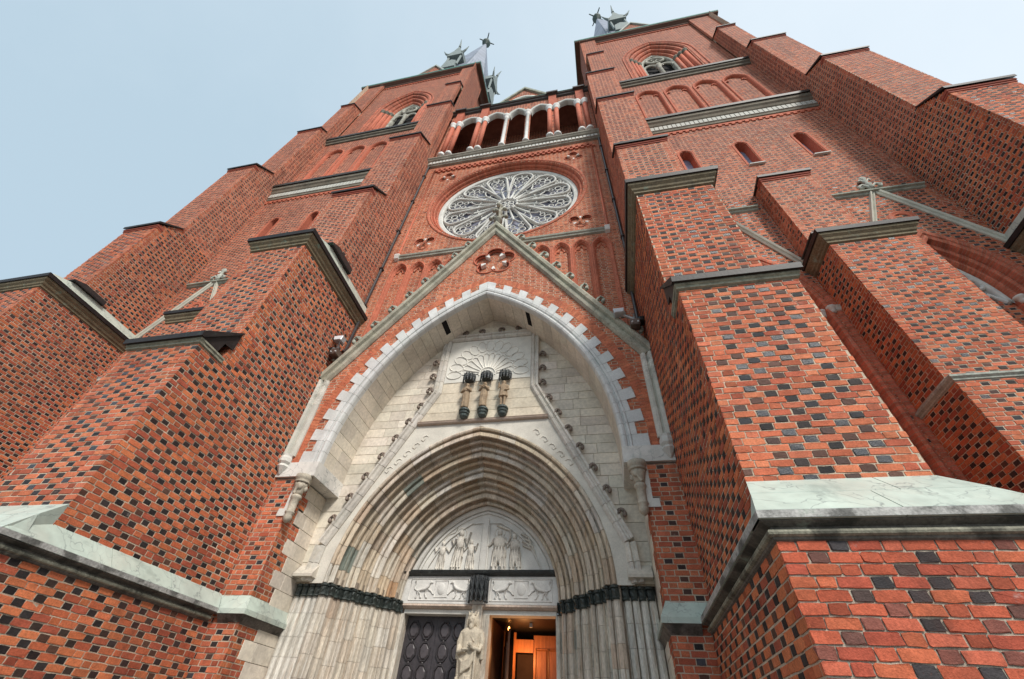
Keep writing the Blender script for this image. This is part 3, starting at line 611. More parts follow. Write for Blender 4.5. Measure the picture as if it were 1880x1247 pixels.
# ------------------------------------------------------------------ gable coping, crockets, finial
GO = WALLS['g'].obj; dirx, dirz = 1 / math.hypot(1, 1.585), 1.585 / math.hypot(1, 1.585)
def cop_pt(u, v, s): # u along the slope from the apex, v outwards from the brick edge
    return (s * (u * dirx + v * dirz), 17.05 - u * dirz + v * dirx)
CP = [(-.06, 8.86), (-.06, 8.80), (.0, 8.72), (.09, 8.70), (.13, 8.76), (.16, 8.76), (.20, 8.66), (.30, 8.64), (.36, 8.68), (.40, 8.90), (.36, 9.28), (-.06, 9.28)]
def cop_seg(u0, u1, s, cap=False):
    m = MB(jit(GREY, .12)); A = [(lambda q: (q[0], y, q[1]))(cop_pt(u0 if v_u is None else u0, v, s)) for v, y in CP for v_u in (None,)]; B = [(lambda q: (q[0], y, q[1]))(cop_pt(u1, v, s)) for v, y in CP]
    if cap: A = [(0.0, y, 17.05 + v * (dirx + dirz * dirz / dirx) ) for v, y in CP]
    k = len(CP); m.add(A + B, [(i, (i + 1) % k, k + (i + 1) % k, k + i) for i in range(k)] + [tuple(range(k)), tuple(range(2 * k - 1, k - 1, -1))]); m.build('coping_stone', 'grey', GO)
LC = 8.95; ns = 12
for s in (-1, 1):
    for i in range(ns): cop_seg(i * LC / ns + (.003 if i else 0), (i + 1) * LC / ns - .003, s, i == 0)
    # vertical stone strip below the kink, and its pendant
    for za, zb in ((6.95, 7.75), (7.755, 8.6), (8.605, 9.52)):
        m = MB(jit((.58, .57, .50), .08)); prof = [(4.66, 8.88), (4.66, 8.80), (4.72, 8.72), (4.78, 8.72), (4.80, 8.78), (4.83, 8.78), (4.86, 8.69), (4.93, 8.67), (4.99, 8.72), (4.99, 8.88)]
        m.prism([(s * x, y) for x, y in prof], lambda a, b, d: (a, b, d), zb, za); m.build('coping_stone', 'grey' if za > 8.6 else 'white', GO)
    m = MB((.62, .61, .56)); m.lathe(s * 4.84, 8.76, [(.02, 6.42), (.15, 6.62), (.12, 6.68), (.17, 6.74), (.17, 6.84), (.14, 6.90), (.15, 6.96)], 8); m.build('pendant', 'white', GO)
# one crocket mesh for the big coping and one for the small frame
def crocket_mesh(name, mt, sz, col):
    m = MB(col); pts = []; rad = []
    for i in range(9):
        a = math.pi * (-.1 + 1.25 * i / 8); pts.append((sz * (.55 - .45 * math.cos(a)) * .9, 0, sz * (.15 + .75 * math.sin(a) * .75 + .1 * i / 8))); rad.append(sz * (.20 - .07 * math.sin(math.pi * i / 8) + (.06 if i > 6 else 0)))
    m.tube(pts, rad, 8); m.ball((pts[-1][0], 0, pts[-1][2] - sz * .02), (sz * .24, sz * .26, sz * .2), 8, 6)
    for sd in (-1, 1): m.tube([(sz * .15, sd * sz * .08, sz * .15), (sz * .5, sd * sz * .26, sz * .62), (sz * .85, sd * sz * .2, sz * .45)], [sz * .12, sz * .1, sz * .05], 6)
    return m.mesh(name, mt, True)
CB = crocket_mesh('crocket', 'grey', .30, (.36, .37, .31)); CSm = crocket_mesh('crocket', 'darkst', .21, (.20, .15, .12))
for s in (-1, 1):
    for u in [1.15 + i * .86 for i in range(9)]:
        x, zz = cop_pt(u, .37, s); link('crocket', CB, GO, loc=(x, 8.78, zz), rot=(0, math.atan2(dirz, dirx) * .25 * 1, 0) if s > 0 else (0, -math.atan2(dirz, dirx) * .25, 0), scale=(s * random.uniform(.85, 1.12), random.uniform(.9, 1.1), random.uniform(.85, 1.15)))
m = MB((.34, .33, .27)); m.lathe(0, 8.85, [(.16, 17.6), (.14, 17.95), (.20, 18.0), (.20, 18.08), (.12, 18.14), (.11, 18.6), (.15, 18.65), (.10, 18.75), (.09, 19.2), (.15, 19.25), (.1, 19.35), (.03, 19.5)], 10)
for zc, r in ((18.35, .30), (19.05, .22)):
    for a in range(4):
        an = a * math.pi / 2 + math.pi / 4 * 0; dx, dy = math.cos(an), math.sin(an)
        m.tube([(dx * .06, 8.85 + dy * .06, zc - .1), (dx * r * .7, 8.85 + dy * r * .7, zc + .02), (dx * r * 1.1, 8.85 + dy * r * 1.1, zc - .03)], [.06, .07, .05], 7); m.ball((dx * r * 1.15, 8.85 + dy * r * 1.15, zc - .06), .10, 8, 6)
m.build('finial', 'grey', GO, smooth=True)
def ring_arc(cx, cz, r, a0, a1, y, n=14): return [(cx + r * math.sin(a0 + (a1 - a0) * i / n), y, cz + r * math.cos(a0 + (a1 - a0) * i / n)) for i in range(n + 1)]
def foil(parent, circles, cx, cz, y, depth, rad=.035, cusp=.12, up=1):
    n = len(circles)
    for k, (x, z, r) in enumerate(circles):
        mo = MB((.50, .15, .09)); cu = MB((.78, .77, .73)); an = math.atan2(x - cx, z - cz); R = math.hypot(x - cx, z - cz); half = math.pi - math.asin(min(1, R * math.sin(math.pi / n) / r)) if R * math.sin(math.pi / n) < r else math.pi
        half = min(half, math.pi * .80) if n > 3 else math.pi * .62
        for rr, yy in ((rad, y - .01), (rad * .8, y + depth * .5), (rad * .9, y + depth * .8)): mo.tube(ring_arc(x, z, r - (.0 if yy < y else .03), an - half * .78, an + half * .78, yy), rr, 6)
        b = an + math.pi / n; rc = R * .92; px, pz = cx + rc * math.sin(b), cz + rc * math.cos(b); ix, iz = -math.sin(b), -math.cos(b); tx, tz = math.cos(b), -math.sin(b)
        cu.prism([(px - ix * cusp * 1.0 + tx * cusp * .75, pz - iz * cusp * 1.0 + tz * cusp * .75), (px + ix * cusp * .8 + tx * cusp * .25, pz + iz * cusp * .8 + tz * cusp * .25), (px + ix * cusp * .8 - tx * cusp * .25, pz + iz * cusp * .8 - tz * cusp * .25), (px - ix * cusp * 1.0 - tx * cusp * .75, pz - iz * cusp * 1.0 - tz * cusp * .75)], FX, y - .015, y + depth, bev=.012)
        mo.build('foil_moulding', 'brick', parent, smooth=True); cu.build('foil_cusp', 'white', parent)
foil(GO, CIN, .1, 14.98, 8.85, .14)
RO = WALLS['r'].obj
for t in TRE: foil(RO, tre_c(*t), t[0], t[1], 9.30, .09, .025, .085)
# radial brick ring over the niche arch
m = MB()
for s in (-1, 1):
    nb_ = 92
    for i in range(nb_):
        t0, t1 = i / nb_ + .0008, (i + 1) / nb_ - .0008; c = jit(random.choice(PAL['plain']['st']), .12); o0 = .66 if (i // 3.68) % 2 < 1 else .44
        if random.random() < .7: sweep_stone(m, 0, AZ, AW, AH, [(.66, 8.9), (.66, 8.841), (.93, 8.841), (.93, 8.9)], t0, t1, s, 1, c)
        else:
            sweep_stone(m, 0, AZ, AW, AH, [(.66, 8.9), (.66, 8.841), (.79, 8.841), (.79, 8.9)], t0, t1, s, 1, c); sweep_stone(m, 0, AZ, AW, AH, [(.80, 8.9), (.80, 8.841), (.93, 8.841), (.93, 8.9)], t0, t1, s, 1, jit(c))
m.build('relieving_arch', 'brick', GO, kind='stuff')
# ------------------------------------------------------------------ the stone gable frame of the inner portal
PF = MB((.66, .62, .54)); zz = 4.26
while zz < 11.95:
    z1_ = min(11.95, zz + .06); q = []
    for zc in (zz, z1_):
        lim = 1.5 if zc > 9.65 else min(3.78, 1.5 + (9.65 - zc) * 2.28 / 4.65); a_ = arch_x(4.27, 3.42, 4.10, .0, max(4.28, zc)); q.append((a_ or 0, lim))
    for s_ in (-1, 1): PF.add([(s_ * q[0][0], 10.06, zz), (s_ * q[0][1], 10.06, zz), (s_ * q[1][1], 10.06, z1_), (s_ * q[1][0], 10.06, z1_)], [(0, 1, 2, 3)])
    zz = z1_
PO = PF.build('portal_front', 'white', CA, label='pale stone front of the inner portal with stepped gable frame')
FRP = [(-.0, 10.08), (.0, 10.02), (.05, 9.96), (.10, 9.95), (.13, 10.0), (.16, 9.99), (.19, 9.94), (.25, 9.95), (.27, 10.12)]
path = [(0, 11.95), (1.44, 11.95), (1.44, 9.68), (3.66, 5.08), (3.72, 4.28)]
def frame_piece(a, b, s, col):
    dx, dz = b[0] - a[0], b[1] - a[1]; L = math.hypot(dx, dz); nx, nz = -dz / L, dx / L      # outward normal
    m = MB(col); A = [(s * (a[0] + nx * v), y, a[1] + nz * v) for v, y in FRP]; B = [(s * (b[0] + nx * v), y, b[1] + nz * v) for v, y in FRP]; k = len(FRP)
    m.add(A + B, [(i, (i + 1) % k, k + (i + 1) % k, k + i) for i in range(k)] + [tuple(range(k)), tuple(range(2 * k - 1, k - 1, -1))]); m.build('frame_stone', 'lime', PO)
for s in (-1, 1):
    for q in range(len(path) - 1):
        a, b = path[q], path[q + 1]; L = math.hypot(b[0] - a[0], b[1] - a[1]); n = max(1, round(L / .46))
        for i in range(n):
            f0, f1 = i / n + .006 / L, (i + 1) / n - .006 / L
            if i == 0 and q: f0 = -.04 / L * (1 if q == 1 else 0)
            frame_piece((a[0] + (b[0] - a[0]) * f0, a[1] + (b[1] - a[1]) * f0), (a[0] + (b[0] - a[0]) * f1, a[1] + (b[1] - a[1]) * f1), s, jit((.60, .56, .50), .1))
    for x, zz in ((1.72, 10.93), (1.72, 10.33), (1.72, 9.74), (1.90, 9.15), (2.16, 8.60), (2.44, 8.04), (2.72, 7.46), (3.02, 6.85), (3.30, 6.26), (3.58, 5.68)):
        link('crocket', CSm, PO, loc=(s * x, 9.98, zz), scale=(s, 1, 1))
    for x in (.33, .95): link('crocket', CSm, PO, loc=(s * x, 9.98, 12.20), scale=(s, 1, 1), rot=(0, -s * .9, 0))
    # plinth block under the frame leg
    m = MB((.60, .55, .47)); lo, hi = sorted((s * 3.66, s * 4.16)); m.xprof(lo, hi, [(9.86, 4.36), (9.86, 4.42), (10.06, 4.64), (10.12, 4.64), (10.12, 4.36)]); m.build('frame_base', 'lime', PO)
m = MB((.42, .33, .27)); m.xprof(-1.98, 1.98, [(10.05, 8.50), (9.98, 8.52), (9.96, 8.55), (9.99, 8.58), (9.97, 8.61), (10.05, 8.63)]); m.build('string_course', 'lime', PO)
z = 8.64                         # ashlar inside the frame
for hgt in (.30, .37, .36, .40):
    n = random.choice((2, 3)); lim = 1.44 if z > 9.6 else 1.44 + (9.68 - z) * .48; cu = [-lim] + sorted(-lim + 2 * lim * (i + random.uniform(-.2, .2)) / n for i in range(1, n)) + [lim]
    for a, b in zip(cu[:-1], cu[1:]): m = MB(jit((.64, .56, .44), .09)); m.prism([(a + .004, z + .004), (b - .004, z + .004), (b - .004, z + hgt - .004), (a + .004, z + hgt - .004)], FX, 10.045, 10.07, bev=.007); m.build('ashlar_block', 'lime', PO)
    z += hgt
# carved half-rose over the statues
m = MB((.70, .67, .60)); m.box(-1.43, 1.43, 10.035, 10.07, 10.09, 11.93); m.build('relief_panel', 'white', PO)
m = MB((.74, .71, .64)); HC = (0.0, 10.36)
def arc(cx, cz, r, a0, a1, y, n=12): return [(cx + r * math.cos(a0 + (a1 - a0) * i / n), y, cz + r * math.sin(a0 + (a1 - a0) * i / n)) for i in range(n + 1)]
m.tube(arc(*HC, .27, -.2, math.pi + .2, 10.03, 16), .025, 6); m.tube(arc(*HC, .15, 0, math.pi * 2, 10.03, 12), .02, 6)
for k in range(13):
    a = math.radians(2 + 176 * k / 12); m.tube([(HC[0] + .28 * math.cos(a), 10.03, HC[1] + .28 * math.sin(a)), (HC[0] + .80 * math.cos(a), 10.03, HC[1] + .80 * math.sin(a))], .022, 6)
    if k < 12:
        b = math.radians(2 + 176 * (k + .5) / 12); c1 = (HC[0] + .80 * math.cos(b), HC[1] + .80 * math.sin(b)); m.tube(arc(*c1, .105, b - math.pi / 2, b + math.pi / 2, 10.03, 8), .02, 6)
    R2 = 1.13; cx2, cz2 = HC[0] + R2 * math.cos(a), HC[1] + R2 * math.sin(a) * 1.12; m.tube([(cx2 + .25 * math.cos(q_) * math.cos(a) - .16 * math.sin(q_) * math.sin(a), 10.03, cz2 + .25 * math.cos(q_) * math.sin(a) + .16 * math.sin(q_) * math.cos(a)) for q_ in [2 * math.pi * i_ / 14 for i_ in range(14)]], .020, 6, closed=True)
m.build('rose_relief', 'white', PO, smooth=True)
for s in (-1, 1):               # faint leaf scroll in the spandrels
    for k in range(5):
        m = MB((.70, .66, .58)); bx, bz = s * (1.55 + .22 * k), 8.12 - .24 * k
        m.tube([(bx, 10.056, bz), (bx + s * .07, 10.05, bz + .05), (bx + s * .16, 10.05, bz + .01), (bx + s * .20, 10.054, bz - .10), (bx + s * .13, 10.052, bz - .14), (bx + s * .09, 10.054, bz - .08)], [.008, .015, .018, .015, .012, .006], 6)
        m.build('spandrel_relief', 'white', PO, smooth=True)
# ------------------------------------------------------------------ recessed orders: arches, jamb shafts, capitals
OW, OZ, OH = 3.42, 4.27, 4.10
ORD = [(0, 0), (-.015, -.045), (-.05, -.065), (-.085, -.045), (-.095, .0), (-.085, .05), (-.115, .075), (-.14, .045), (-.145, .0), (-.235, -.005), (-.25, .02)]
ORD2 = [(-.25, .02), (-.20, .06), (-.165, .12), (-.165, .19), (-.20, .235), (-.235, .24), (-.25, .205), (-.285, .185), (-.32, .205), (-.33, .25), (-.305, .28), (-.275, .32), (-.285, .37), (-.33, .40), (-.355, .41)]
OCOL = [(.56, .46, .34), (.58, .49, .38), (.60, .53, .43), (.55, .43, .31), (.62, .57, .49), (.53, .44, .34), (.58, .49, .39)]
def ocol(t=0):
    r = random.random()
    if t > .7: r = max(r, .07)
    if r < .010: return (.21, .235, .20)
    if r < .06: return (.50, .31, .18)
    return jit(random.choice(OCOL), .12)
om = MB((.30, .24, .18))
for k in range(4):
    so, yo = OW - .355 * k, 10.07 + .41 * k
    rows = [[(lambda q: (q[0], yo + dy + .012, q[1]))(ap(0, OZ, so + ds, (so + ds) * OH / OW, .012, t, sd)) for sd, ts in ((-1, [i / 8 for i in range(9)]), (1, [i / 8 for i in range(7, -1, -1)])) for t in ts] for ds, dy in ORD + ORD2[1:]]
    N = len(rows[0]); om.add([p for r in rows for p in r], [(a * N + i, a * N + i + 1, (a + 1) * N + i + 1, (a + 1) * N + i) for a in range(len(rows) - 1) for i in range(N - 1)])
OA = om.build('portal_order', 'mortar', CA, label='moulded stone arches of the recessed portal')
for k in range(4):
    so, yo = OW - .355 * k, 10.07 + .41 * k
    for prof in (ORD, ORD2):
        pr = [(so + a, yo + b) for a, b in prof]; back = [(pr[-1][0] + .06, pr[-1][1] + .05), (pr[0][0] + .10, pr[0][1] + .10)]
        for s in (-1, 1):
            t = random.uniform(-.05, 0); st = .42 / (so * 1.36)
            while t < 1:
                t1 = min(1, t + st * random.uniform(.8, 1.25)); t1 = 1 if 1 - t1 < .03 else t1
                m = MB(ocol(t1)); sweep_stone(m, 0, OZ, OW, OH, pr + back, max(0, t) + .0015, t1 - .0012, s, 2, homo=True); m.build('voussoir', 'order', OA); t = t1
# jamb: same plan drawn straight down, with a front group of shafts outside it
def shaft(cx, cy, r, a0=math.pi, a1=2 * math.pi, n=6): return [(cx + r * math.cos(a0 + (a1 - a0) * i / n), cy + r * math.sin(a0 + (a1 - a0) * i / n)) for i in range(n + 1)]
def bump_plan(pts):       # plan polyline given for +x, from outside in
    return pts
JB = []
xs = [4.10, 3.93, 3.76, 3.60]
JB.append([(4.21, 10.30)] + [q for x in xs for q in [(x + .075, 10.27), (x + .06, 10.21), (x, 10.185), (x - .06, 10.21), (x - .075, 10.27)]] + [(3.48, 10.27)])
for k in range(4):
    so, yo = OW - .355 * k, 10.07 + .41 * k + .10
    JB.append([(so + .06, yo + .04), (so + .04, yo - .06), (so - .03, yo - .09), (so - .10, yo - .06), (so - .12, yo + .03), (so - .15, yo + .05), (so - .17, yo), (so - .22, yo - .02), (so - .25, yo + .02)])
    JB.append([(so - .25, yo + .02), (so - .245, yo + .14), (so - .22, yo + .18), (so - .24, yo + .235), (so - .29, yo + .24), (so - .325, yo + .20), (so - .335, yo + .30), (so - .32, yo + .36), (so - .30, yo + .43)])
for s in (1, -1):
    jm = MB((.30, .25, .2)); pl = [(s * (x + .02), y + .03) for q in JB for x, y in q]
    jm.add([(x, y, 0) for x, y in pl] + [(x, y, 4.42) for x, y in pl], [(i, i + 1, len(pl) + i + 1, len(pl) + i) for i in range(len(pl) - 1)])
    JO = jm.build('portal_jamb', 'mortar', CA, label='clustered pale shafts of the %s portal jamb' % side_word[s])
    for q in JB:
        z1 = 4.06; cnt = 0
        while z1 > 0:
            hgt = random.uniform(.34, .46); z0 = max(0, z1 - hgt) if cnt < 7 else 0
            poly = [(s * x, y) for x, y in q] + [(s * (q[-1][0] + .05), q[-1][1] + .10), (s * (q[0][0] + .06), q[0][1] + .10)]
            c = ocol() if q is not JB[0] else jit((.64, .61, .55), .1)
            c = tuple(a * .45 + b * .55 for a, b in zip(c, (.60, .56, .49)))
            m = MB(c); m.prism(poly, lambda a, b, d: (a, b, d), z1 - .003, z0 + .003); m.build('jamb_stone', 'order', JO); z1 = z0; cnt += 1
    for q in JB:           # dark carved capitals
        m = MB((.045, .055, .05)); rows = []
        for z_, off in ((4.01, .035), (4.03, .055), (4.05, .055), (4.06, .03), (4.12, .05), (4.19, .065), (4.195, .05), (4.205, .05), (4.215, .085), (4.25, .09), (4.262, .075)):
            cxm = sum(x for x, _ in q) / len(q); row = []
            for i, (x, y) in enumerate(q):
                wv = .012 * math.sin(i * 2.6 + z_ * 60) if 4.06 < z_ < 4.2 else 0
                row.append((s * (x - (off + wv) * .45), y - (off + wv), z_))
            rows.append(row)
        N = len(q); m.add([p for r in rows for p in r], [(a * N + i, a * N + i + 1, (a + 1) * N + i + 1, (a + 1) * N + i) for a in range(len(rows) - 1) for i in range(N - 1)])
        m.add(rows[-1] + [(s * (q[-1][0] + .1), q[-1][1] + .2, 4.262), (s * (q[0][0] + .1), q[0][1] + .2, 4.262)], [tuple(range(N + 2))]); m.add(rows[0] + [(s * (q[-1][0] + .1), q[-1][1] + .2, 4.01), (s * (q[0][0] + .1), q[0][1] + .2, 4.01)], [tuple(range(N + 2))])
        m.build('capital', 'darkst', JO)
# ------------------------------------------------------------------ tympanum, lintel, doors
TW = 2.02; TH = TW * OH / OW
m = MB((.68, .66, .61)); P = arch_path(0, OZ, TW, TH, 0, 14); m.add([(x, 11.80, z_) for x, z_ in P], [tuple(range(len(P)))]); TY = m.build('tympanum', 'white', CA, label='carved tympanum above the doors with two relief scenes')
m = MB((.68, .66, .61)); arch_trim(m, 0, OZ, TW, TH, [(.02, 11.66), (-.05, 11.68), (-.08, 11.72), (-.08, 11.81)], n=14); arch_trim(m, 0, OZ, TW, TH, [(-.10, 11.81), (-.10, 11.755), (-.16, 11.755), (-.16, 11.81)], n=14); m.box(-.07, .07, 11.735, 11.80, 4.9, 6.36); m.build('tympanum_frame', 'white', TY)
for s in (-1, 1):
    m = MB((.66, .64, .59)); m.tube([(s * .09, 11.765, 4.98), (s * .09, 11.765, 6.25), (s * .42, 11.765, 6.25)] + [(lambda q: (q[0], 11.765, q[1]))(ap(0, OZ, TW - .3, TH - .33, 0, t, s)) for t in (.75, .6, .45, .3, .25)], .018, 6); m.build('relief_border', 'white', TY, smooth=True)
def relief_person(m, x, z0, h, y, lean=0.0, halo=True, wide=1.0, arms=((-.5, .3), (.5, .3))):
    m.ball((x + lean * h * .9, y, z0 + h * .90), (h * .065, h * .07, h * .085), 10, 7)
    if halo: m.tube([(p[0], y + .01, p[2]) for p in arc(x + lean * h * .9, z0 + h * .90, h * .13, 0, 2 * math.pi, y, 14)[:-1]], h * .014, 5, closed=True)
    m.ball((x + lean * h * .7, y, z0 + h * .66), (h * .13 * wide, h * .09, h * .18), 10, 7); m.ball((x + lean * h * .35, y, z0 + h * .40), (h * .15 * wide, h * .09, h * .24), 10, 7)
    for q in (-1, 1): m.tube([(x + lean * h * .3 + q * h * .06, y, z0 + h * .35), (x + q * h * .08 * wide, y - .01, z0 + h * .18), (x + q * h * .09 * wide, y, z0)], [h * .075, h * .065, h * .05], 7)
    for k in range(4): m.tube([(x + (k - 1.5) * h * .06 * wide + lean * h * .5, y - h * .07, z0 + h * .55), (x + (k - 1.5) * h * .085 * wide, y - h * .065, z0 + h * .1)], h * .018, 5)
    for (ax, az), q in zip(arms, (-1, 1)): m.tube([(x + lean * h * .8 + q * h * .11, y, z0 + h * .76), (x + lean * h * .7 + ax * h * .5, y - .015, z0 + h * .62), (x + lean * h * .7 + ax * h * .72, y - .01, z0 + h * (.62 + az * .6))], [h * .045, h * .04, h * .03], 6)
for pe, sc in (((-1.22, 4.98, .82, 11.80, .02, False, .9, ((-.45, .55), (.5, .35))), None), ((-.76, 4.98, 1.12, 11.79, .05, True, .8, ((-.3, .2), (.35, .5))), None), ((-.38, 4.98, .86, 11.80, -.02, False, .85, ((-.4, .6), (.3, .4))), None), ((.42, 5.0, 1.10, 11.79, -.02, True, 1.25, ((-.45, -.1), (.4, .3))), None), ((.88, 5.0, .98, 11.79, -.06, True, 1.1, ((-.4, .4), (.2, .0))), None)):
    m = MB((.64, .60, .53)); relief_person(m, *pe); m.build('relief_figure', 'statue', TY, smooth=True)
def orn(pts, r, n=6): m_ = MB((.62, .58, .5)); m_.tube(pts, r, n); m_.build('relief_ornament', 'statue', TY, smooth=True)
for k in range(4): orn([(1.0 + k * .02, 11.78, 5.95 - k * .10), (1.22 + k * .05, 11.77, 5.85 - k * .11), (1.28 + k * .05, 11.78, 5.62 - k * .09)], [.03, .035, .012])
orn([(.30, 11.78, 6.20), (.5, 11.77, 6.12), (.68, 11.77, 6.05), (.72, 11.78, 5.85)], [.03, .04, .04, .02]); orn([(-1.25, 11.79, 5.75), (-1.1, 11.79, 5.95), (-.9, 11.79, 6.02), (-.85, 11.79, 6.15)], .015, 5)
for x0 in (-1.05, .62): orn([(x0 - .45 + .1 * i, 11.785, 4.965 + .025 * math.sin(i * 1.7)) for i in range(10)], .03)
LI = MB((.68, .66, .62)); LI.box(-2.10, 2.10, 11.62, 12.1, 4.22, 4.84); LO = LI.build('lintel', 'white', CA, label='carved white lintel over the double doors')
m = MB((.03, .032, .032)); m.xprof(-2.11, 2.11, [(11.56, 4.87), (11.52, 4.89), (11.50, 4.93), (11.55, 4.945), (11.54, 4.975), (11.57, 4.99), (11.85, 4.99), (11.85, 4.845), (11.60, 4.845)]); m.build('lintel_moulding', 'darkst', LO)
m = MB((.55, .44, .36)); m.xprof(-1.98, 1.98, [(11.62, 4.215), (11.60, 4.17), (11.66, 4.12), (11.95, 4.12), (11.95, 4.215)]); m.build('lintel_soffit', 'order', LO)
m = MB((.70, .68, .62)); m.xprof(-1.95, 1.95, [(11.72, 4.115), (11.72, 4.02), (12.02, 4.02), (12.02, 4.115)]); m.build('door_head', 'white', LO)
m = MB((.66, .64, .60))
for s in (-1, 1):
    y = 11.618
    for zz in (4.29, 4.78): m.tube([(s * .3, y, zz), (s * 1.86, y, zz)], .013, 6)
    for x in (.3, 1.86): m.tube([(s * x, y, 4.29), (s * x, y, 4.78)], .013, 6)
    c = s * 1.05 + .04
    for a, b in (((c - .17, 4.36), (c + .17, 4.36)), ((c - .17, 4.74), (c + .17, 4.74)), ((c - .17, 4.36), (c - .17, 4.74)), ((c + .17, 4.36), (c + .17, 4.74))): m.tube([(a[0], y, a[1]), (b[0], y, b[1])], .010, 5)
    m.ball((c, y + .01, 4.55), (.12, .03, .15), 10, 6)
    for q, dr in ((c - .48, 1), (c + .48, -1)):      # heraldic beasts facing the shields
        y2 = y - .008
        m.tube([(q - .18 * dr, y2, 4.50), (q - .06 * dr, y2 - .004, 4.52), (q + .06 * dr, y2 - .004, 4.55), (q + .13 * dr, y2, 4.62), (q + .16 * dr, y2, 4.68)], [.028, .034, .042, .038, .028], 8); m.ball((q + .18 * dr, y2, 4.70), (.042, .03, .036), 8, 6); m.tube([(q + .20 * dr, y2, 4.70), (q + .245 * dr, y2, 4.685)], [.022, .014], 6)
        for hh in range(4): m.ball((q + (.10 + .018 * hh) * dr, y2 - .01, 4.60 + .028 * hh), .022, 6, 5)
        for dx, kx, kz, ex, ez in ((-.17, -.13, 4.42, -.19, 4.345), (-.15, -.07, 4.43, -.06, 4.345), (.08, .06, 4.43, .10, 4.345), (.13, .21, 4.50, .27, 4.43)): m.tube([(q + dx * dr, y2, 4.50 if dx < 0 else 4.54), (q + kx * dr, y2, kz), (q + ex * dr, y2, ez), (q + (ex + .035) * dr, y2, ez - .004)], [.030, .019, .015, .012], 7)
        m.tube([(q - .18 * dr, y2, 4.51), (q - .25 * dr, y2, 4.54), (q - .27 * dr, y2, 4.62), (q - .22 * dr, y2, 4.67), (q - .25 * dr, y2, 4.73)], [.014, .012, .011, .012, .02], 6)
m.build('lintel_relief', 'white', LO, smooth=True)
# door recess: jambs, trumeau
DR = MB((.60, .55, .47))
for s in (-1, 1): lo, hi = sorted((s * 1.93, s * 2.16)); DR.box(lo, hi, 11.72, 12.3, 0, 4.02)
DR.box(-.30, .30, 11.72, 12.05, 0, 4.02); DR.box(-.13, .13, 11.60, 11.72, 0, 4.2)
DO = DR.build('door_frame', 'order', CA, label='stone door frame with a pillar between the two doorways')
m = MB((.035, .03, .03)); m.box(-3.2, 3.2, 12.3, 12.36, -.0, 7.2); m.box(-3.2, -1.9, 12.05, 12.3, 0, 4.2)
for s in (-1,):
    for q in (0, 1):
        a, b = (-1.93, -1.115) if q == 0 else (-1.11, -.30)
        d = MB((.045, .038, .042)); d.box(a, b - .004, 12.0, 12.06, 0, 4.02); D = d.build('door_leaf', 'bronze', DO, label='dark metal door leaf with round bosses')
        for r in range(9):
            zz = 3.72 - r * .44
            for c_ in (0, 1):
                cx = a + (b - a) * (.28 + .44 * c_); e = MB((.07, .06, .065)); hexa = [(cx + .125 * math.cos(t_) * .95, zz + .165 * math.sin(t_)) for t_ in [math.pi / 8 + k * math.pi / 4 for k in range(8)]]
                e.prism(hexa, FX, 11.965, 12.01, bev=.02); e.build('door_panel', 'bronze', D)
                e = MB((.035, .03, .032)); e.tube([(x, 11.985, z_) for x, z_ in [(cx + (x - cx) * 1.22, zz + (z_ - zz) * 1.18) for x, z_ in hexa]], .022, 6, closed=True); e.build('panel_rim', 'bronze', D)
                e = MB((.10, .09, .09)); e.ball((cx, 11.99, zz - .22), (.026, .02, .026), 8, 5); e.build('stud', 'bronze', D)
# vestibule behind the open right doorway
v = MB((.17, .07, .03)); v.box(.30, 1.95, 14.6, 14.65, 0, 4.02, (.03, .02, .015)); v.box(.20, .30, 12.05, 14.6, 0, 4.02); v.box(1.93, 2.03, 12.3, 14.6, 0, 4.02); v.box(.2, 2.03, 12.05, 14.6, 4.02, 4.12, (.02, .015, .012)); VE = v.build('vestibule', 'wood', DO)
def wood_leaf(x0, x1, y0, y1, col, name='wooden_door'):
    """door leaf standing between two plan points, with raised panels"""
    L = math.hypot(x1 - x0, y1 - y0); dx, dy = (x1 - x0) / L, (y1 - y0) / L; nx, ny = dy, -dx
    def pt(u, z, d): return (x0 + dx * u + nx * d, y0 + dy * u + ny * d, z)
    d = MB(col); d.prism([(0, 0), (L, 0), (L, 3.9), (0, 3.9)], pt, .0, -.05); D = d.build(name, 'wood', DO)
    for u0, u1 in ((.10 * L, .46 * L), (.54 * L, .90 * L)):
        for z0, z1 in ((.2, 1.0), (1.12, 1.9), (2.02, 2.55), (2.66, 3.6)):
            e = MB(jit(col, .08)); e.prism([(u0, z0), (u1, z0), (u1, z1), (u0, z1)], pt, .025, .001, bev=.03); e.build('door_panel', 'wood', D)
            e = MB(tuple(c * .7 for c in col)); q = [pt(u0 - .015, z0 - .015, .012), pt(u1 + .015, z0 - .015, .012), pt(u1 + .015, z1 + .015, .012), pt(u0 - .015, z1 + .015, .012)]; e.tube(q, .015, 5, closed=True); e.build('panel_rim', 'wood', D)
wood_leaf(1.15, 1.90, 13.35, 13.35, (.36, .13, .04)); wood_leaf(.36, .62, 13.4, 12.55, (.22, .09, .035))
m = MB((.40, .15, .05)); m.box(.62, .68, 13.30, 13.36, 0, 3.95); m.box(.68, 1.15, 13.32, 13.36, 3.52, 3.80); m.build('inner_door_frame', 'wood', DO)
m = MB((.05, .03, .02)); m.box(.68, 1.15, 13.6, 13.62, 0, 3.52); m.build('inner_glass', 'dark', DO)
m = MB((.6, .6, .6)); m.box(1.17, 1.24, 12.5, 12.56, 3.93, 4.015); m.build('ceiling_sensor', 'white', DO)
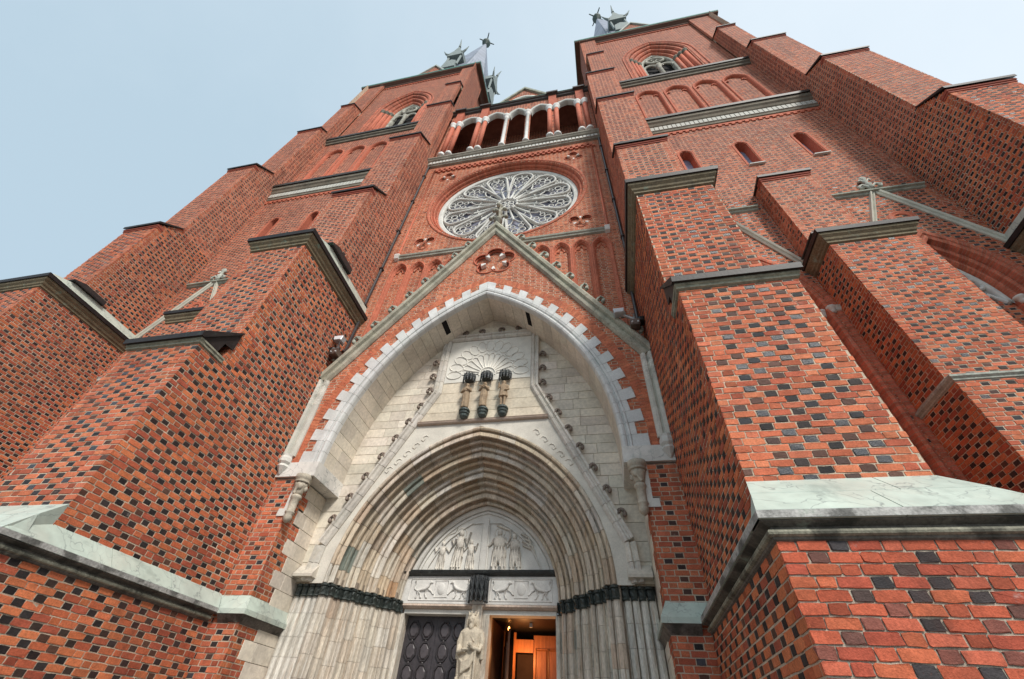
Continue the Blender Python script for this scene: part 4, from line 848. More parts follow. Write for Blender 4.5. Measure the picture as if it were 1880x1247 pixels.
# ------------------------------------------------------------------ rose window
RY = 9.78
m = MB((.50, .15, .09))
def ring(mb, prof, cx, cz, n=64, col=None):
    N = len(prof); vs = [(cx + r * math.sin(2 * math.pi * i / n), y, cz + r * math.cos(2 * math.pi * i / n)) for i in range(n) for r, y in prof]
    return mb.add(vs, [(i * N + j, i * N + j + 1, ((i + 1) % n) * N + j + 1, ((i + 1) % n) * N + j) for i in range(n) for j in range(N - 1)], col)
RW = root_rw = MB((.52, .16, .09))
brick_trim(RW, 0, RZ, 4.0, 0, [(4.02, 9.31), (4.02, 9.27), (3.98, 9.25), (3.92, 9.26), (3.88, 9.30), (3.86, 9.34), (3.83, 9.30), (3.80, 9.36), (3.78, 9.46), (3.74, 9.44), (3.70, 9.42), (3.66, 9.46), (3.66, 9.60), (3.60, 9.58), (3.56, 9.62), (3.56, 9.80)], step=.1, full=True)
RO2 = RW.build('rose_window', 'brick', CA, smooth=False, label='round rose window with white stone tracery above the portal gable')
m = MB((.66, .65, .60)); ring(m, [(3.57, 9.70), (3.50, 9.66), (3.44, 9.70), (3.40, 9.68), (3.34, 9.72), (3.34, 9.88)], 0, RZ, 80); m.build('stone_ring', 'white', RO2, smooth=True)
m = MB((.27, .27, .34)); vs = [(0, 9.92, RZ)] + [(3.45 * math.sin(2 * math.pi * i / 48), 9.92, RZ + 3.45 * math.cos(2 * math.pi * i / 48)) for i in range(48)]; m.add(vs, [(0, 1 + i, 1 + (i + 1) % 48) for i in range(48)]); m.build('pane', 'glass', RO2)
def tp(r, a): return (r * math.sin(a), 0, r * math.cos(a))
def ctr(c, r, a0, a1, n=8, y=0): return [(c[0] + r * math.cos(a0 + (a1 - a0) * i / n), y, c[1] + r * math.sin(a0 + (a1 - a0) * i / n)) for i in range(n + 1)]
m = MB((.60, .60, .56)); hw = math.radians(15)
# petal outline
rc = 2.78; rr = rc * math.sin(hw) * .80
side = [(-.13, 0, .50), (-.30, 0, 1.1), (-rr * .98, 0, rc)]
outl = side + [(-rr * math.cos(a), 0, rc + rr * 1.0 * math.sin(a) * .82) for a in [math.pi * i / 10 for i in range(1, 10)]] + [(-x, y, z) for x, y, z in reversed(side)]
m.tube([(x, y - .05, z) for x, y, z in outl], .06, 6); m.tube([(x, y + .05, z) for x, y, z in outl], .07, 6); m.tube([(x * .86, y + .02, z * 1.0 - .02) for x, y, z in outl], .04, 5)
m.tube([(0, 0, .55), (0, 0, 1.72)], .06, 6)                                   # central mullion
for sx in (-1, 1):
    m.tube([(sx * .02, 0, 1.70), (sx * .20, 0, 2.02), (sx * .46, 0, 2.18)], .038, 6)
    m.tube(ctr((sx * .17, 1.40), .12, -.4, math.pi + .4, 8), .029, 5)
    for c in ((sx * .20, 2.36), (sx * .36, 2.22)): m.tube(ctr(c, .12, 0, 2 * math.pi, 8)[:-1], .029, 5, closed=True)
for a in (math.pi / 2, math.pi / 2 + 2.2, math.pi / 2 - 2.2): m.tube(ctr((.22 * math.cos(a), 2.86 + .22 * math.sin(a)), .16, 0, 2 * math.pi, 10)[:-1], .034, 6, closed=True)
ci, si = math.cos(hw), math.sin(hw)                                            # small foil between two petals
for rr_, dd in ((3.16, .13),):
    for da in (-.045, .045): c = (rr_ * math.sin(hw + da), rr_ * math.cos(hw + da)); m.tube(ctr(c, .105, 0, 2 * math.pi, 8)[:-1], .032, 5, closed=True)
    c = (2.96 * si, 2.96 * ci); m.tube(ctr(c, .09, 0, 2 * math.pi, 8)[:-1], .030, 5, closed=True)
PM = m.mesh('tracery_petal', 'white', True)
for k in range(12): link('tracery_petal', PM, RO2, loc=(0, RY, RZ), rot=(0, math.radians(30 * k + 15), 0))
m = MB((.70, .69, .64)); ring(m, [(.62, RY + .02), (.60, RY - .06), (.54, RY - .08), (.48, RY - .05), (.46, RY + .05)], 0, RZ, 24)
for k in range(6): a = k * math.pi / 3; m.tube([(.22 * math.sin(a) + .15 * math.cos(b), RY, RZ + .22 * math.cos(a) + .15 * math.sin(b)) for b in [2 * math.pi * i / 10 for i in range(10)]], .03, 5, closed=True)
m.build('tracery_hub', 'white', RO2, smooth=True)
# string course below the rose, blind arcade, dentil frieze
for s in (-1, 1):
    m = MB((.36, .35, .29)); lo, hi = sorted((s * .9, s * 4.42)); m.xprof(lo, hi, [(9.31, 16.62), (9.22, 16.66), (9.20, 16.74), (9.16, 16.77), (9.14, 16.86), (9.31, 17.02)]); m.build('string_course', 'grey', RO)
    m = MB((.74, .72, .68)); lo, hi = sorted((s * 4.42, s * 4.62)); m.xprof(lo, hi, [(9.31, 16.6), (9.16, 16.66), (9.10, 16.86), (9.12, 16.94), (9.31, 17.04)]); m.build('string_stop', 'white', RO)
for x in RA:
    m = MB((.52, .16, .095)); arch_trim(m, x, 15.75, .31, .55, [(.085, 9.305), (.08, 9.265), (.05, 9.25), (.015, 9.27), (0, 9.31), (-.02, 9.35), (-.055, 9.36), (-.06, 9.45)], zb=RZB[x], n=8)
    for sx in (-1, 1): m.tube([(x + sx * .25, 9.42, 15.70), (x + sx * .20, 9.42, 15.86), (x + sx * .10, 9.42, 15.80), (x + sx * .09, 9.42, 15.92), (x, 9.42, 16.06)], .03, 6)
    m.build('blind_arch', 'brick', RO, smooth=True)
m = MB((.50, .15, .09)); m.box(-4.52, 4.52, 9.22, 9.31, 25.78, 25.88)
for i in range(30): x = -4.45 + i * .307; m.box(x, x + .16, 9.205, 9.31, 25.56, 25.78); m.box(x + .15, x + .31, 9.215, 9.31, 25.42, 25.56)
m.build('dentil_frieze', 'brick', RO, kind='stuff')
for s in (-1, 1):
    m = MB((.50, .15, .09)); m.tube([(s * 4.56, 9.29, 17.1), (s * 4.56, 9.29, 25.8)], .05, 6); m.build('roll_moulding', 'brick', RO, smooth=True)
    m = MB((.07, .065, .065)); X = s * 5.02
    m.tube([(X, 9.2, 26.3), (X, 9.2, 13.0)], .055, 8); m.tube([(X, 9.2, 13.0), (s * 4.88, 9.12, 12.6), (s * 4.86, 9.10, 11.2), (s * 4.84, 8.98, 10.95)], .055, 8)
    for zz in (25, 22, 19, 16, 13.6): m.box(X - .075, X + .075, 9.12, 9.3, zz, zz + .06)
    m.box(X - .12, X + .12, 9.08, 9.3, 12.85, 13.15); m.build('downpipe', 'metal', CA, label='dark downpipe in the corner %s of the rose window' % side_word[s])
# ------------------------------------------------------------------ gallery
m = MB((.30, .28, .23)); m.xprof(-5.1, 5.1, [(9.31, 26.30), (9.18, 26.34), (9.15, 26.42), (9.12, 26.44), (9.10, 26.72), (9.02, 26.78), (8.98, 26.86), (8.93, 26.92), (8.93, 27.02), (9.0, 27.05), (9.7, 27.2), (9.7, 26.3)]); GA = m.build('gallery_cornice', 'grey', CA, label='stone cornice below the arcaded gallery')
m = MB((.62, .61, .57))
for i in range(48): x = -4.98 + i * .2085; m.box(x, x + .15, 9.085, 9.13, 26.47, 26.70)
m.build('cornice_frieze', 'white', GA, kind='stuff')
gw = Wall('gallery', CA, 'arcaded gallery with short columns between the towers')
GX = [(-4.45, 0), (-2.52, 0), (-.74, 1), (.78, 1), (2.52, 0), (4.45, 0)]; Wall.all = [gw]
def gal_iv(z):
    I = []
    for (a, _), (b, _) in zip(GX[:-1], GX[1:]):
        c, w_ = (a + b) / 2, (b - a) / 2 - .20; q = arch_x(33.75, w_, 1.12, .02, z)
        if z < 36 and q: I.append((c - q, c + q))
    return I
gw.face('F', 9.48, 0, -5.1, 5.1, 27.1, 36.1, pal='upper', cut=[gal_iv]); gw.face('F', 11.4, 0, -5.6, 5.6, 27, 36, pal='upper')
finish_walls(0); G = gw.obj
for i, (x, one) in enumerate(GX):
    if one:
        m = MB((.72, .71, .68)); m.lathe(x, 9.42, [(.22, 28.2), (.22, 28.4), (.14, 28.5), (.12, 28.6), (.115, 33.1), (.16, 33.15), (.15, 33.2), (.22, 33.5), (.25, 33.55), (.25, 33.7)], 12); m.build('column', 'white', G, smooth=True)
    else:
        for dx in (-.24, .24):
            m = MB((.50, .15, .09)); m.lathe(x + dx, 9.40, [(.15, 28.6), (.15, 33.2)], 10); m.build('column', 'brick', G, smooth=True)
            m = MB((.72, .71, .68)); m.lathe(x + dx, 9.40, [(.17, 33.2), (.16, 33.26), (.25, 33.55), (.27, 33.62), (.27, 33.74)], 10); m.build('capital', 'white', G, smooth=True)
            m = MB((.72, .71, .68)); m.lathe(x + dx, 9.40, [(.24, 28.2), (.24, 28.45), (.18, 28.6), (.17, 28.66)], 10); m.build('column_base', 'white', G, smooth=True)
        m = MB((.48, .14, .085)); m.box(x - .28, x + .28, 9.30, 9.48, 34.0, 36.3); m.build('gallery_pilaster', 'brick', G)
for (a, _), (b, _) in zip(GX[:-1], GX[1:]):
    c, w_ = (a + b) / 2, (b - a) / 2 - .20; m = MB((.56, .56, .52)); arch_trim(m, c, 33.75, w_, 1.12, [(.17, 9.50), (.17, 9.42), (.14, 9.38), (.10, 9.40), (.08, 9.44), (.05, 9.38), (0, 9.40), (-.03, 9.46), (-.03, 9.75)], n=8); m.build('gallery_arch', 'white', G, smooth=True)
m = MB((.055, .04, .035)); m.xprof(-5.3, 5.3, [(9.50, 36.0), (9.34, 36.1), (9.30, 36.25), (9.22, 36.27), (9.20, 36.36), (9.55, 36.5), (9.55, 36.0)])
for x, one in GX:
    if not one: m.box(x - .42, x + .42, 9.08, 9.6, 36.28, 36.52)
m.build('gallery_eave', 'copper', G); m = MB((.18, .33, .27)); m.xprof(-5.3, 5.3, [(9.17, 36.37), (9.17, 36.42), (9.56, 36.56), (10.9, 38.0), (10.9, 37.9)]); m.build('gallery_roof', 'verdigris', G)
m = MB((.24, .10, .07)); m.box(-5.6, 5.6, 9.52, 11.5, 35.6, 35.7); m.build('gallery_ceiling', 'dark', G); m = MB((.12, .09, .08)); m.box(-5.6, 5.6, 9.72, 11.5, 27.2, 27.25); m.build('gallery_floor', 'dark', G)
# small nave gable behind the gallery
ng = Wall('nave_gable', CA, 'small brick gable rising behind the gallery'); Wall.all = [ng]; ng.face('F', 10.6, 0, 0, 0, 36, 44.0, iv=lambda z: [(-(44.1 - z) / 1.55, (44.1 - z) / 1.55)], pal='upper'); finish_walls(0)
for s in (-1, 1):
    m = MB((.32, .34, .28)); m.prism([(0, 44.05), (s * 5.2, 44.05 - 8.06), (s * 5.4, 44.05 - 8.0), (0, 44.50)], FX, 10.42, 10.9); m.build('coping_stone', 'grey', ng.obj)
m = MB((.60, .60, .55)); arch_trim(m, 0, 40.6, 1.05, 1.3, [(.25, 10.6), (.22, 10.5), (.1, 10.5), (0, 10.56), (-.05, 10.7)], zb=38, n=8); m.build('gable_window_trim', 'white', ng.obj, smooth=True)
# ------------------------------------------------------------------ tower windows, cornices, eaves, roofs
BR = (.50, .145, .085)
for s in (1, -1):
    T = WALLS['t', s].obj; sw = side_word[s]
    for bi, (c, hw_, z0, h) in enumerate(BAYS):
        cx = s * c; m = MB(BR); yy = 9.5
        prof = [(.30, 9.505), (.28, 9.47), (.20, 9.45), (.12, 9.46), (.09, 9.50), (.06, 9.53), (.04, 9.47), (-.02, 9.44), (-.09, 9.47), (-.11, 9.58), (-.13, 9.66), (-.16, 9.62), (-.22, 9.60), (-.28, 9.64), (-.29, 9.74), (-.31, 9.78), (-.35, 9.74), (-.41, 9.75), (-.44, 9.82), (-.45, 9.92), (-.45, 10.05)]
        brick_trim(m, cx, z0, hw_, h, prof, zb=3.3)
        WN = m.build('arched_window', 'brick', CA, smooth=False, label='tall arched window in the %s tower, %s bay' % (sw, ('inner', 'outer')[bi]))
        gw_ = hw_ - .45; gr = (hw_ ** 2 + h ** 2) / (2 * hw_); gh_ = math.sqrt((gr - .45) ** 2 - (gr - hw_) ** 2); m = MB((.46, .48, .49)); arch_fill(m, cx, z0, gw_, gh_, 10.02, 11.3); m.build('pane', 'glass', WN)
        m = MB((.62, .62, .58)); arch_trim(m, cx, z0, gw_, gh_, [(.04, 9.90), (-.06, 9.86), (-.12, 9.9), (-.14, 9.95), (-.14, 10.03)], zb=11.42, n=10)
        m.tube([(cx, 9.95, 11.3), (cx, 9.95, z0 + .3)], .075, 6)
        for q in (-1, 1):
            m.tube([(cx, 9.95, z0 + .2), (cx + q * gw_ * .2, 9.95, z0 + .1), (cx + q * gw_ * .5, 9.95, z0 + .45), (cx + q * gw_ * .85, 9.95, z0 + .1)], .075, 6); m.tube(ctr((cx + q * gw_ * .42, z0 + .95), gw_ * .32, 0, 2 * math.pi, 12, 9.95)[:-1], .065, 6, closed=True)
        m.tube(ctr((cx, z0 + 1.55), gw_ * .36, 0, 2 * math.pi, 12, 9.95)[:-1], .065, 6, closed=True); m.build('tracery', 'white', WN, smooth=True)
        for q in (-1, 1):       # capitals on the jamb shafts
            for o, y in ((.03, 9.44), (-.17, 9.60), (-.37, 9.74)):
                mm = MB((.66, .65, .6)); x = cx + q * (hw_ + o); mm.lathe(x, y + .04, [(.07, z0 - .12), (.08, z0 - .04), (.11, z0 + .05), (.13, z0 + .07), (.13, z0 + .13)], 8); mm.build('capital', 'white', WN, smooth=True)
            mm = MB((.62, .62, .56)); lo, hi = sorted((cx + q * (hw_ + .10), cx + q * (hw_ + .42))); mm.xprof(lo, hi, [(9.50, z0 - .1), (9.42, z0 - .05), (9.40, z0 + .04), (9.36, z0 + .1), (9.51, z0 + .18)]); mm.build('impost_block', 'white', WN)
        # gable moulding over the window, string course and finial
        for q in (-1, 1):
            mm = MB(jit((.52, .51, .43), .06)); a0 = (cx, 17.1); a1 = (cx + q * 1.72, 13.25); L = math.hypot(1.72, 3.85); nx, nz = q * 3.85 / L, 1.72 / L
            pr = [(0, 9.52), (0, 9.45), (.05, 9.41), (.08, 9.46), (.11, 9.39), (.17, 9.36), (.19, 9.52)]
            mm.add([(a0[0], y, a0[1] + v * 2.4) for v, y in pr] + [(a1[0] + nx * v, y, a1[1] + nz * v) for v, y in pr], [(i, (i + 1) % 7, 7 + (i + 1) % 7, 7 + i) for i in range(7)] + [tuple(range(7)), tuple(range(13, 6, -1))]); mm.build('gable_moulding', 'white', T)
        mm = MB(BR); mm.lathe(cx, 9.46, [(.01, 15.0), (.01, 15.01)], 6)
        mo = MB(BR); ring(mo, [(.42, 9.51), (.40, 9.46), (.34, 9.46), (.30, 9.50), (.28, 9.46), (.22, 9.47), (.20, 9.56), (.0, 9.58)], cx, 15.35, 20); mo.build('roundel', 'brick', T, smooth=True)
        for q in ((-1, 1)):
            lo, hi = sorted((cx, cx + q * 1.60)); mm = MB((.34, .36, .30)); mm.xprof(lo, hi, [(9.51, 17.02), (9.44, 17.06), (9.42, 17.13), (9.34, 17.16), (9.33, 17.22), (9.51, 17.36)]); mm.build('string_course', 'grey', T)
        mm = MB((.50, .52, .46)); mm.lathe(cx, 9.40, [(.10, 17.3), (.08, 17.5), (.13, 17.6), (.07, 17.7), (.10, 17.95), (.13, 18.05), (.05, 18.2)], 8)
        for q in (-1, 1): mm.tube([(cx + q * .05, 9.40, 17.45), (cx + q * .22, 9.38, 17.62), (cx + q * .38, 9.38, 17.52), (cx + q * .34, 9.38, 17.40), (cx + q * .24, 9.38, 17.44)], .055, 7)
        for q in (-1, 1): mm.tube([(cx + q * .05, 9.38, 17.85), (cx + q * .16, 9.36, 17.98), (cx + q * .2, 9.36, 17.88)], .04, 6)
        mm.build('finial', 'grey', T, smooth=True)
    for c in LANC:
        cx = s * c; m = MB(BR); arch_trim(m, cx, 23.05, .27, .34, [(.12, 9.505), (.11, 9.47), (.03, 9.47), (.0, 9.51), (-.005, 9.51), (-.01, 9.95)], zb=20.9, n=6); WL = m.build('lancet_window', 'brick', CA, label='small lancet window high on the %s tower' % sw)
        m = MB((.30, .36, .50)); arch_fill(m, cx, 23.05, .27, .34, 9.93, 20.9); m.build('pane', 'glass' if c == LANC[0] and s > 0 else 'brick', WL)
        m = MB((.60, .62, .58)); m.xprof(cx - .32, cx + .32, [(9.38, 20.78), (9.38, 20.84), (9.96, 20.98), (9.96, 20.78)]); m.build('sill', 'white', WL)
    lo, hi = sorted((s * 6.9, s * 16.1))
    m = MB((.20, .17, .13)); m.xprof(lo, hi, [(9.51, 26.0), (9.40, 26.02), (9.38, 26.20), (9.36, 26.22), (9.36, 26.72), (9.30, 26.78), (9.24, 26.95), (9.16, 27.05), (9.13, 27.3), (9.20, 27.32), (9.75, 28.0), (9.75, 26)]); CN = m.build('tower_cornice', 'grey', CA, label='stone cornice with white frieze across the %s tower' % sw)
    m = MB((.045, .035, .03)); m.xprof(lo, hi, [(9.06, 27.28), (9.04, 27.50), (9.74, 28.2), (9.74, 28.0)]); m.build('cornice_flashing', 'copper', CN)
    m = MB((.50, .49, .44)); n_ = 40
    for i in range(n_): x = lo + (hi - lo) * i / n_; m.box(x + .02, x + (hi - lo) / n_ - .02, 9.335, 9.37, 26.26, 26.70)
    m.build('cornice_frieze', 'white', CN, kind='stuff')
    m = MB(BR); m.box(lo, hi, 9.44, 9.51, 25.82, 25.98)
    for i in range(28): x = lo + (hi - lo) * i / 28; m.box(x, x + .17, 9.44, 9.51, 25.66, 25.82)
    m.build('dentil_course', 'brick', CN, kind='stuff')
    for c in ARC:
        m = MB(BR); arch_trim(m, s * c, 33.35, .74, 1.0, [(.10, 9.725), (.09, 9.66), (.02, 9.65), (-.02, 9.70), (-.06, 9.74), (-.08, 9.87)], zb=28.0, n=8)
        for q in (-1, 1): m.tube([(s * c + q * .70, 9.82, 33.35), (s * c + q * .50, 9.82, 33.62), (s * c + q * .40, 9.82, 33.5)], .05, 6)
        m.build('blind_arch', 'brick', T, smooth=True)
    lo, hi = sorted((s * 6.9, s * 16.1)); m = MB((.15, .13, .10)); m.xprof(lo, hi, [(9.73, 35.9), (9.62, 35.95), (9.60, 36.15), (9.50, 36.25), (9.47, 36.5), (9.6, 36.55), (10.05, 37.1), (10.05, 35.9)]); CN = m.build('belfry_sill', 'grey', CA, label='dark sill course under the belfry window of the %s tower' % sw)
    m = MB((.04, .033, .03)); m.xprof(lo, hi, [(9.41, 36.46), (9.39, 36.70), (10.04, 37.3), (10.04, 37.1)]); m.build('cornice_flashing', 'copper', CN)
    # belfry window
    cx = s * 11.5; m = MB(BR); bw, bz, bh = 2.35, 44.3, 4.1
    brick_trim(m, cx, bz, bw, bh, [(.55, 10.0), (.52, 9.93), (.42, 9.93), (.38, 10.0), (.30, 10.0), (.22, 9.95), (.10, 9.95), (.04, 10.02), (.0, 10.08), (-.02, 10.18), (-.08, 10.1), (-.26, 10.1), (-.34, 10.2), (-.36, 10.36), (-.42, 10.28), (-.60, 10.28), (-.68, 10.38), (-.70, 10.56), (-.76, 10.48), (-.92, 10.48), (-1.0, 10.6), (-1.02, 10.9)], zb=36.9, step=.22)
    BW = m.build('belfry_window', 'brick', CA, smooth=False, label='large belfry window near the top of the %s tower' % sw)
    gw_ = bw - 1.02; gr = (bw ** 2 + bh ** 2) / (2 * bw); gh = math.sqrt((gr - 1.02) ** 2 - (gr - bw) ** 2); m = MB((.42, .41, .35)); arch_trim(m, cx, bz, gw_, gh, [(.05, 10.66), (-.12, 10.62), (-.2, 10.7), (-.2, 11.0)], zb=36.9, n=10)
    m.lathe(cx, 10.75, [(.17, 37), (.17, 43.4), (.27, 43.7), (.28, 43.85)], 10); m.tube(ctr((cx, bz + 1.35), .72, 0, 2 * math.pi, 16, 10.76)[:-1], .12, 6, closed=True)
    for a in range(4): m.tube(ctr((cx + .33 * math.cos(a * math.pi / 2), bz + 1.35 + .33 * math.sin(a * math.pi / 2)), .26, 0, 2 * math.pi, 8, 10.78)[:-1], .05, 5, closed=True)
    for q in (-1, 1): m.tube([(lambda t: (t[0], 10.76, t[1]))(ap(cx + q * .62, 43.5, .58, .75, 0, t_, sd)) for sd, ts in ((-1, (0, .35, .7, 1)), (1, (.7, .35, 0))) for t_ in ts], .12, 6)
    m.build('tracery', 'grey', BW, smooth=True)
    m = MB((.012, .011, .012)); arch_fill(m, cx, bz, gw_ + .1, gh + .1, 11.1, 36.8); m.build('dark_opening', 'dark', BW)
    for q in (-1, 1):
        for o, y in ((-.17, 10.1), (-.51, 10.28), (-.84, 10.48)):
            mm = MB((.20, .19, .15)); x = cx + q * (bw + o); mm.lathe(x, y + .05, [(.13, bz - .3), (.15, bz - .2), (.22, bz + .05), (.24, bz + .08), (.24, bz + .2)], 8); mm.build('capital', 'grey', BW, smooth=True)
            mm = MB(BR); mm.lathe(x, y + .05, [(.13, 36.9), (.13, bz - .3)], 8); mm.build('shaft', 'brick', BW, smooth=True)
    # eave with corbel course, copper edge
    x0, x1 = sorted((s * 5.0, s * 18.75)); m = MB((.13, .075, .055)); m.band(x0 + .75 if s > 0 else x0 + .75, x1 - .75, 10.0, 22.6, [(0, 0, 52.9), (.12, .12, 53.0), (.12, .12, 53.25), (.34, .35, 53.45), (.42, .75, 53.5), (.44, .75, 53.75)]); EV = m.build('tower_eave', 'brick', CA, label='dark projecting eave of the %s tower' % sw)
    m = MB((.10, .24, .20)); m.band(x0, x1, 9.56, 23.2, [(0, 0, 53.7), (.03, .03, 53.7), (.05, .05, 53.95), (-3, -3, 56)]); m.build('eave_flashing', 'verdigris', EV)
    m = MB(BR)
    for i in range(30): x = s * (7.1 + i * .295); m.lathe(x, 9.98, [(.09, 52.45), (.10, 52.62)], 6)
    lo, hi = sorted((s * 7.0, s * 16.0)); m.box(lo, hi, 9.93, 10.01, 52.6, 52.78); m.build('corbel_frieze', 'brick', EV, kind='stuff')
    # roof gable and the slender spire behind
    gb = Wall('roof_gable', CA, 'brick gable on the roof edge of the %s tower' % sw); Wall.all = [gb]; gb.face('F', 10.3, 0, 0, 0, 53, 60.4, iv=lambda z, cx=cx: [(cx - (60.5 - z) / 2.1, cx + (60.5 - z) / 2.1)], pal='upper'); finish_walls(0)
    for q in (-1, 1):
        m = MB((.42, .46, .42)); m.prism([(cx, 60.4), (cx + q * 3.35, 53.3), (cx + q * 3.55, 53.3), (cx, 60.85)], FX, 10.12, 12.6); m.build('coping_stone', 'verdigris' if q * s > 0 else 'lead', gb.obj)
    m = MB((.35, .1, .07)); arch_trim(m, cx, 56.6, .9, 1.2, [(.2, 10.3), (.15, 10.2), (0, 10.22), (-.05, 10.4)], zb=55, n=6); m.build('blind_arch', 'brick', gb.obj, smooth=True)
    sp = MB((.22, .25, .31)); n8 = 8; Cx, Cy = cx, 16.4
    base = [(Cx + 6.1 * math.cos(math.pi / 8 + a * math.pi / 4), Cy + 6.1 * math.sin(math.pi / 8 + a * math.pi / 4)) for a in range(8)]
    sp.add([(x, y, 54.0) for x, y in base] + [(Cx + (x - Cx) * .03, Cy + (y - Cy) * .03, 106.5) for x, y in base], [(i, (i + 1) % 8, 8 + (i + 1) % 8, 8 + i) for i in range(8)]); SP = sp.build('spire', 'lead', CA, label='steep pale metal spire on the %s tower' % sw)
    sm = MB((.13, .16, .20))
    for i in range(8):
        a = Vector((*base[i], 54)); b = Vector((*base[(i + 1) % 8], 54)); tpt = Vector((Cx, Cy, 107)); sm.tube([a, a.lerp(tpt, .98)], [.16, .05], 6)
        for f in (.14, .28, .42, .57, .71, .86):
            p0 = a.lerp(b, f); k_ = 1 - abs(f - .5) * 2; e = p0.lerp(tpt, .35 + .55 * k_ * .9); sm.tube([p0, e], .07, 5)
    sm.build('roof_seam', 'lead', SP, kind='stuff')
    f_ = MB((.10, .13, .12)); f_.lathe(Cx, Cy, [(.30, 106), (.25, 107), (.8, 107.4), (.9, 107.9), (.3, 108.3), (.2, 109.5), (.5, 109.9), (.2, 110.3), (.1, 111)], 10)
    for a in range(4): an = a * math.pi / 2 + .5; f_.tube([(Cx, Cy, 109.2), (Cx + 1.6 * math.cos(an), Cy + 1.6 * math.sin(an), 109.3 + (a % 2) * .4)], [.16, .09], 6)
    f_.build('spire_finial', 'verdigris', SP, smooth=True)
    for a in range(4):        # horned dormers on the spire
        an = a * math.pi / 2; dx, dy = math.cos(an), math.sin(an); tx, ty = -dy, dx; rr = 4.3; q = MB((.24, .28, .27))
        def D(u, v, z, dx=dx, dy=dy, tx=tx, ty=ty): return (Cx + dx * v + tx * u, Cy + dy * v + ty * u, z)
        for u in (-.9, .9): q.tube([D(u, 4.6, 68), D(u, 4.6, 73)], .16, 6)
        q.prism([(-1.15, 72.8), (1.15, 72.8), (1.15, 74.3), (.5, 75.6), (0, 78.6), (-.5, 75.6), (-1.15, 74.3)], lambda a_, b_, d, D=D: D(a_, d, b_), 4.9, 2.4)
        for u in (-1, 1): q.tube([D(u * 1.0, 4.8, 73.6), D(u * 1.5, 4.95, 74.2), D(u * 1.9, 5.1, 75.4)], [.2, .14, .04], 6)
        q.tube([D(0, 4.8, 78.2), D(0, 5.0, 79.6), D(0, 5.3, 81)], [.22, .12, .04], 6); q.prism([(-1.0, 66), (1.0, 66), (.8, 69), (0, 70), (-.8, 69)], lambda a_, b_, d, D=D: D(a_, d, b_), 4.9, 3.4)
        q.build('dormer', 'verdigris', SP)
# ------------------------------------------------------------------ statues
def add_mods(o, vox, sm=3):
    r = o.modifiers.new('r', 'REMESH'); r.mode = 'VOXEL'; r.voxel_size = vox; r.use_smooth_shade = True
    q = o.modifiers.new('s', 'SMOOTH'); q.iterations = sm; q.factor = .5
def robe(mb, x, y, z0, H, secs, folds=9, amp=.06, ph=0.0, n=36):
    """lofted, pleated body; secs: (height fraction, half width, half depth, shift x)"""
    rows = []
    for i, (f, rx, ry, sx) in enumerate(secs):
        row = []
        for k in range(n):
            a = 2 * math.pi * k / n; am = amp * (1 - f) ** .5 if f < .8 else 0
            q = 1 + am * math.sin(folds * a + ph + f * 2.5) + am * .5 * math.sin((folds * 2 + 1) * a + f * 4)
            row.append((x + sx * H + rx * H * q * math.cos(a), y + ry * H * q * math.sin(a), z0 + f * H))
        rows.append(row)
    mb.add([p for r in rows for p in r], [(i * n + k, i * n + (k + 1) % n, (i + 1) * n + (k + 1) % n, (i + 1) * n + k) for i in range(len(rows) - 1) for k in range(n)] + [tuple(range(n)), tuple((len(rows) - 1) * n + k for k in range(n - 1, -1, -1))])
def hand(mb, c, d, H):       # five short fingers curling from a palm
    mb.ball(c, (H * .022, H * .02, H * .026), 8, 6)
    for i in range(4): o_ = (i - 1.5) * H * .010; mb.tube([(c[0] + o_, c[1] - H * .012, c[2]), (c[0] + o_ + d[0] * H * .02, c[1] - H * .022, c[2] + d[1] * H * .018), (c[0] + o_ + d[0] * H * .03, c[1] - H * .012, c[2] + d[1] * H * .03)], H * .0065, 5)
    mb.tube([(c[0] - H * .02, c[1], c[2]), (c[0] - H * .03, c[1] - H * .018, c[2] + H * .015)], H * .008, 5)
def head(mb, x, y, z, H, beard=True, hair=True, turn=0.0):
    r = H * .055; mb.ball((x, y, z), (r * .86, r, r * 1.22), 14, 10); mb.tube([(x, y, z - r * 1.1), (x, y + r * .1, z - r * 2)], r * .55, 8)
    mb.ball((x + turn, y - r * .98, z - r * .12), (r * .13, r * .22, r * .26), 8, 6)
    for q in (-1, 1): mb.ball((x + turn + q * r * .34, y - r * .86, z + r * .12), (r * .17, r * .1, r * .1), 8, 6); mb.ball((x + q * r * .88, y, z), (r * .12, r * .2, r * .28), 6, 5); mb.tube([(x + turn + q * r * .12, y - r * .95, z + r * .3), (x + turn + q * r * .55, y - r * .82, z + r * .3)], r * .1, 5)
    mb.tube([(x + turn - r * .25, y - r * .92, z - r * .52), (x + turn, y - r * .98, z - r * .55), (x + turn + r * .25, y - r * .92, z - r * .52)], r * .09, 5)
    if beard: mb.ball((x + turn, y - r * .62, z - r * .95), (r * .52, r * .5, r * .62), 10, 7)
    if hair:
        for q in (-1, 1): mb.tube([(x + q * r * .55, y + r * .1, z + r * .9), (x + q * r * .98, y + r * .15, z), (x + q * r * 1.05, y + r * .2, z - r * 1.1)], [r * .4, r * .36, r * .25], 8)
        mb.ball((x, y + r * .25, z + r * .4), (r * .98, r * .95, r * 1.0), 12, 8)
SC = (.40, .31, .22)
ST3 = [(-.53, 'left', 'arms folded'), (.04, 'middle', 'hands raised in prayer'), (.65, 'right', 'short tunic and bare legs')]
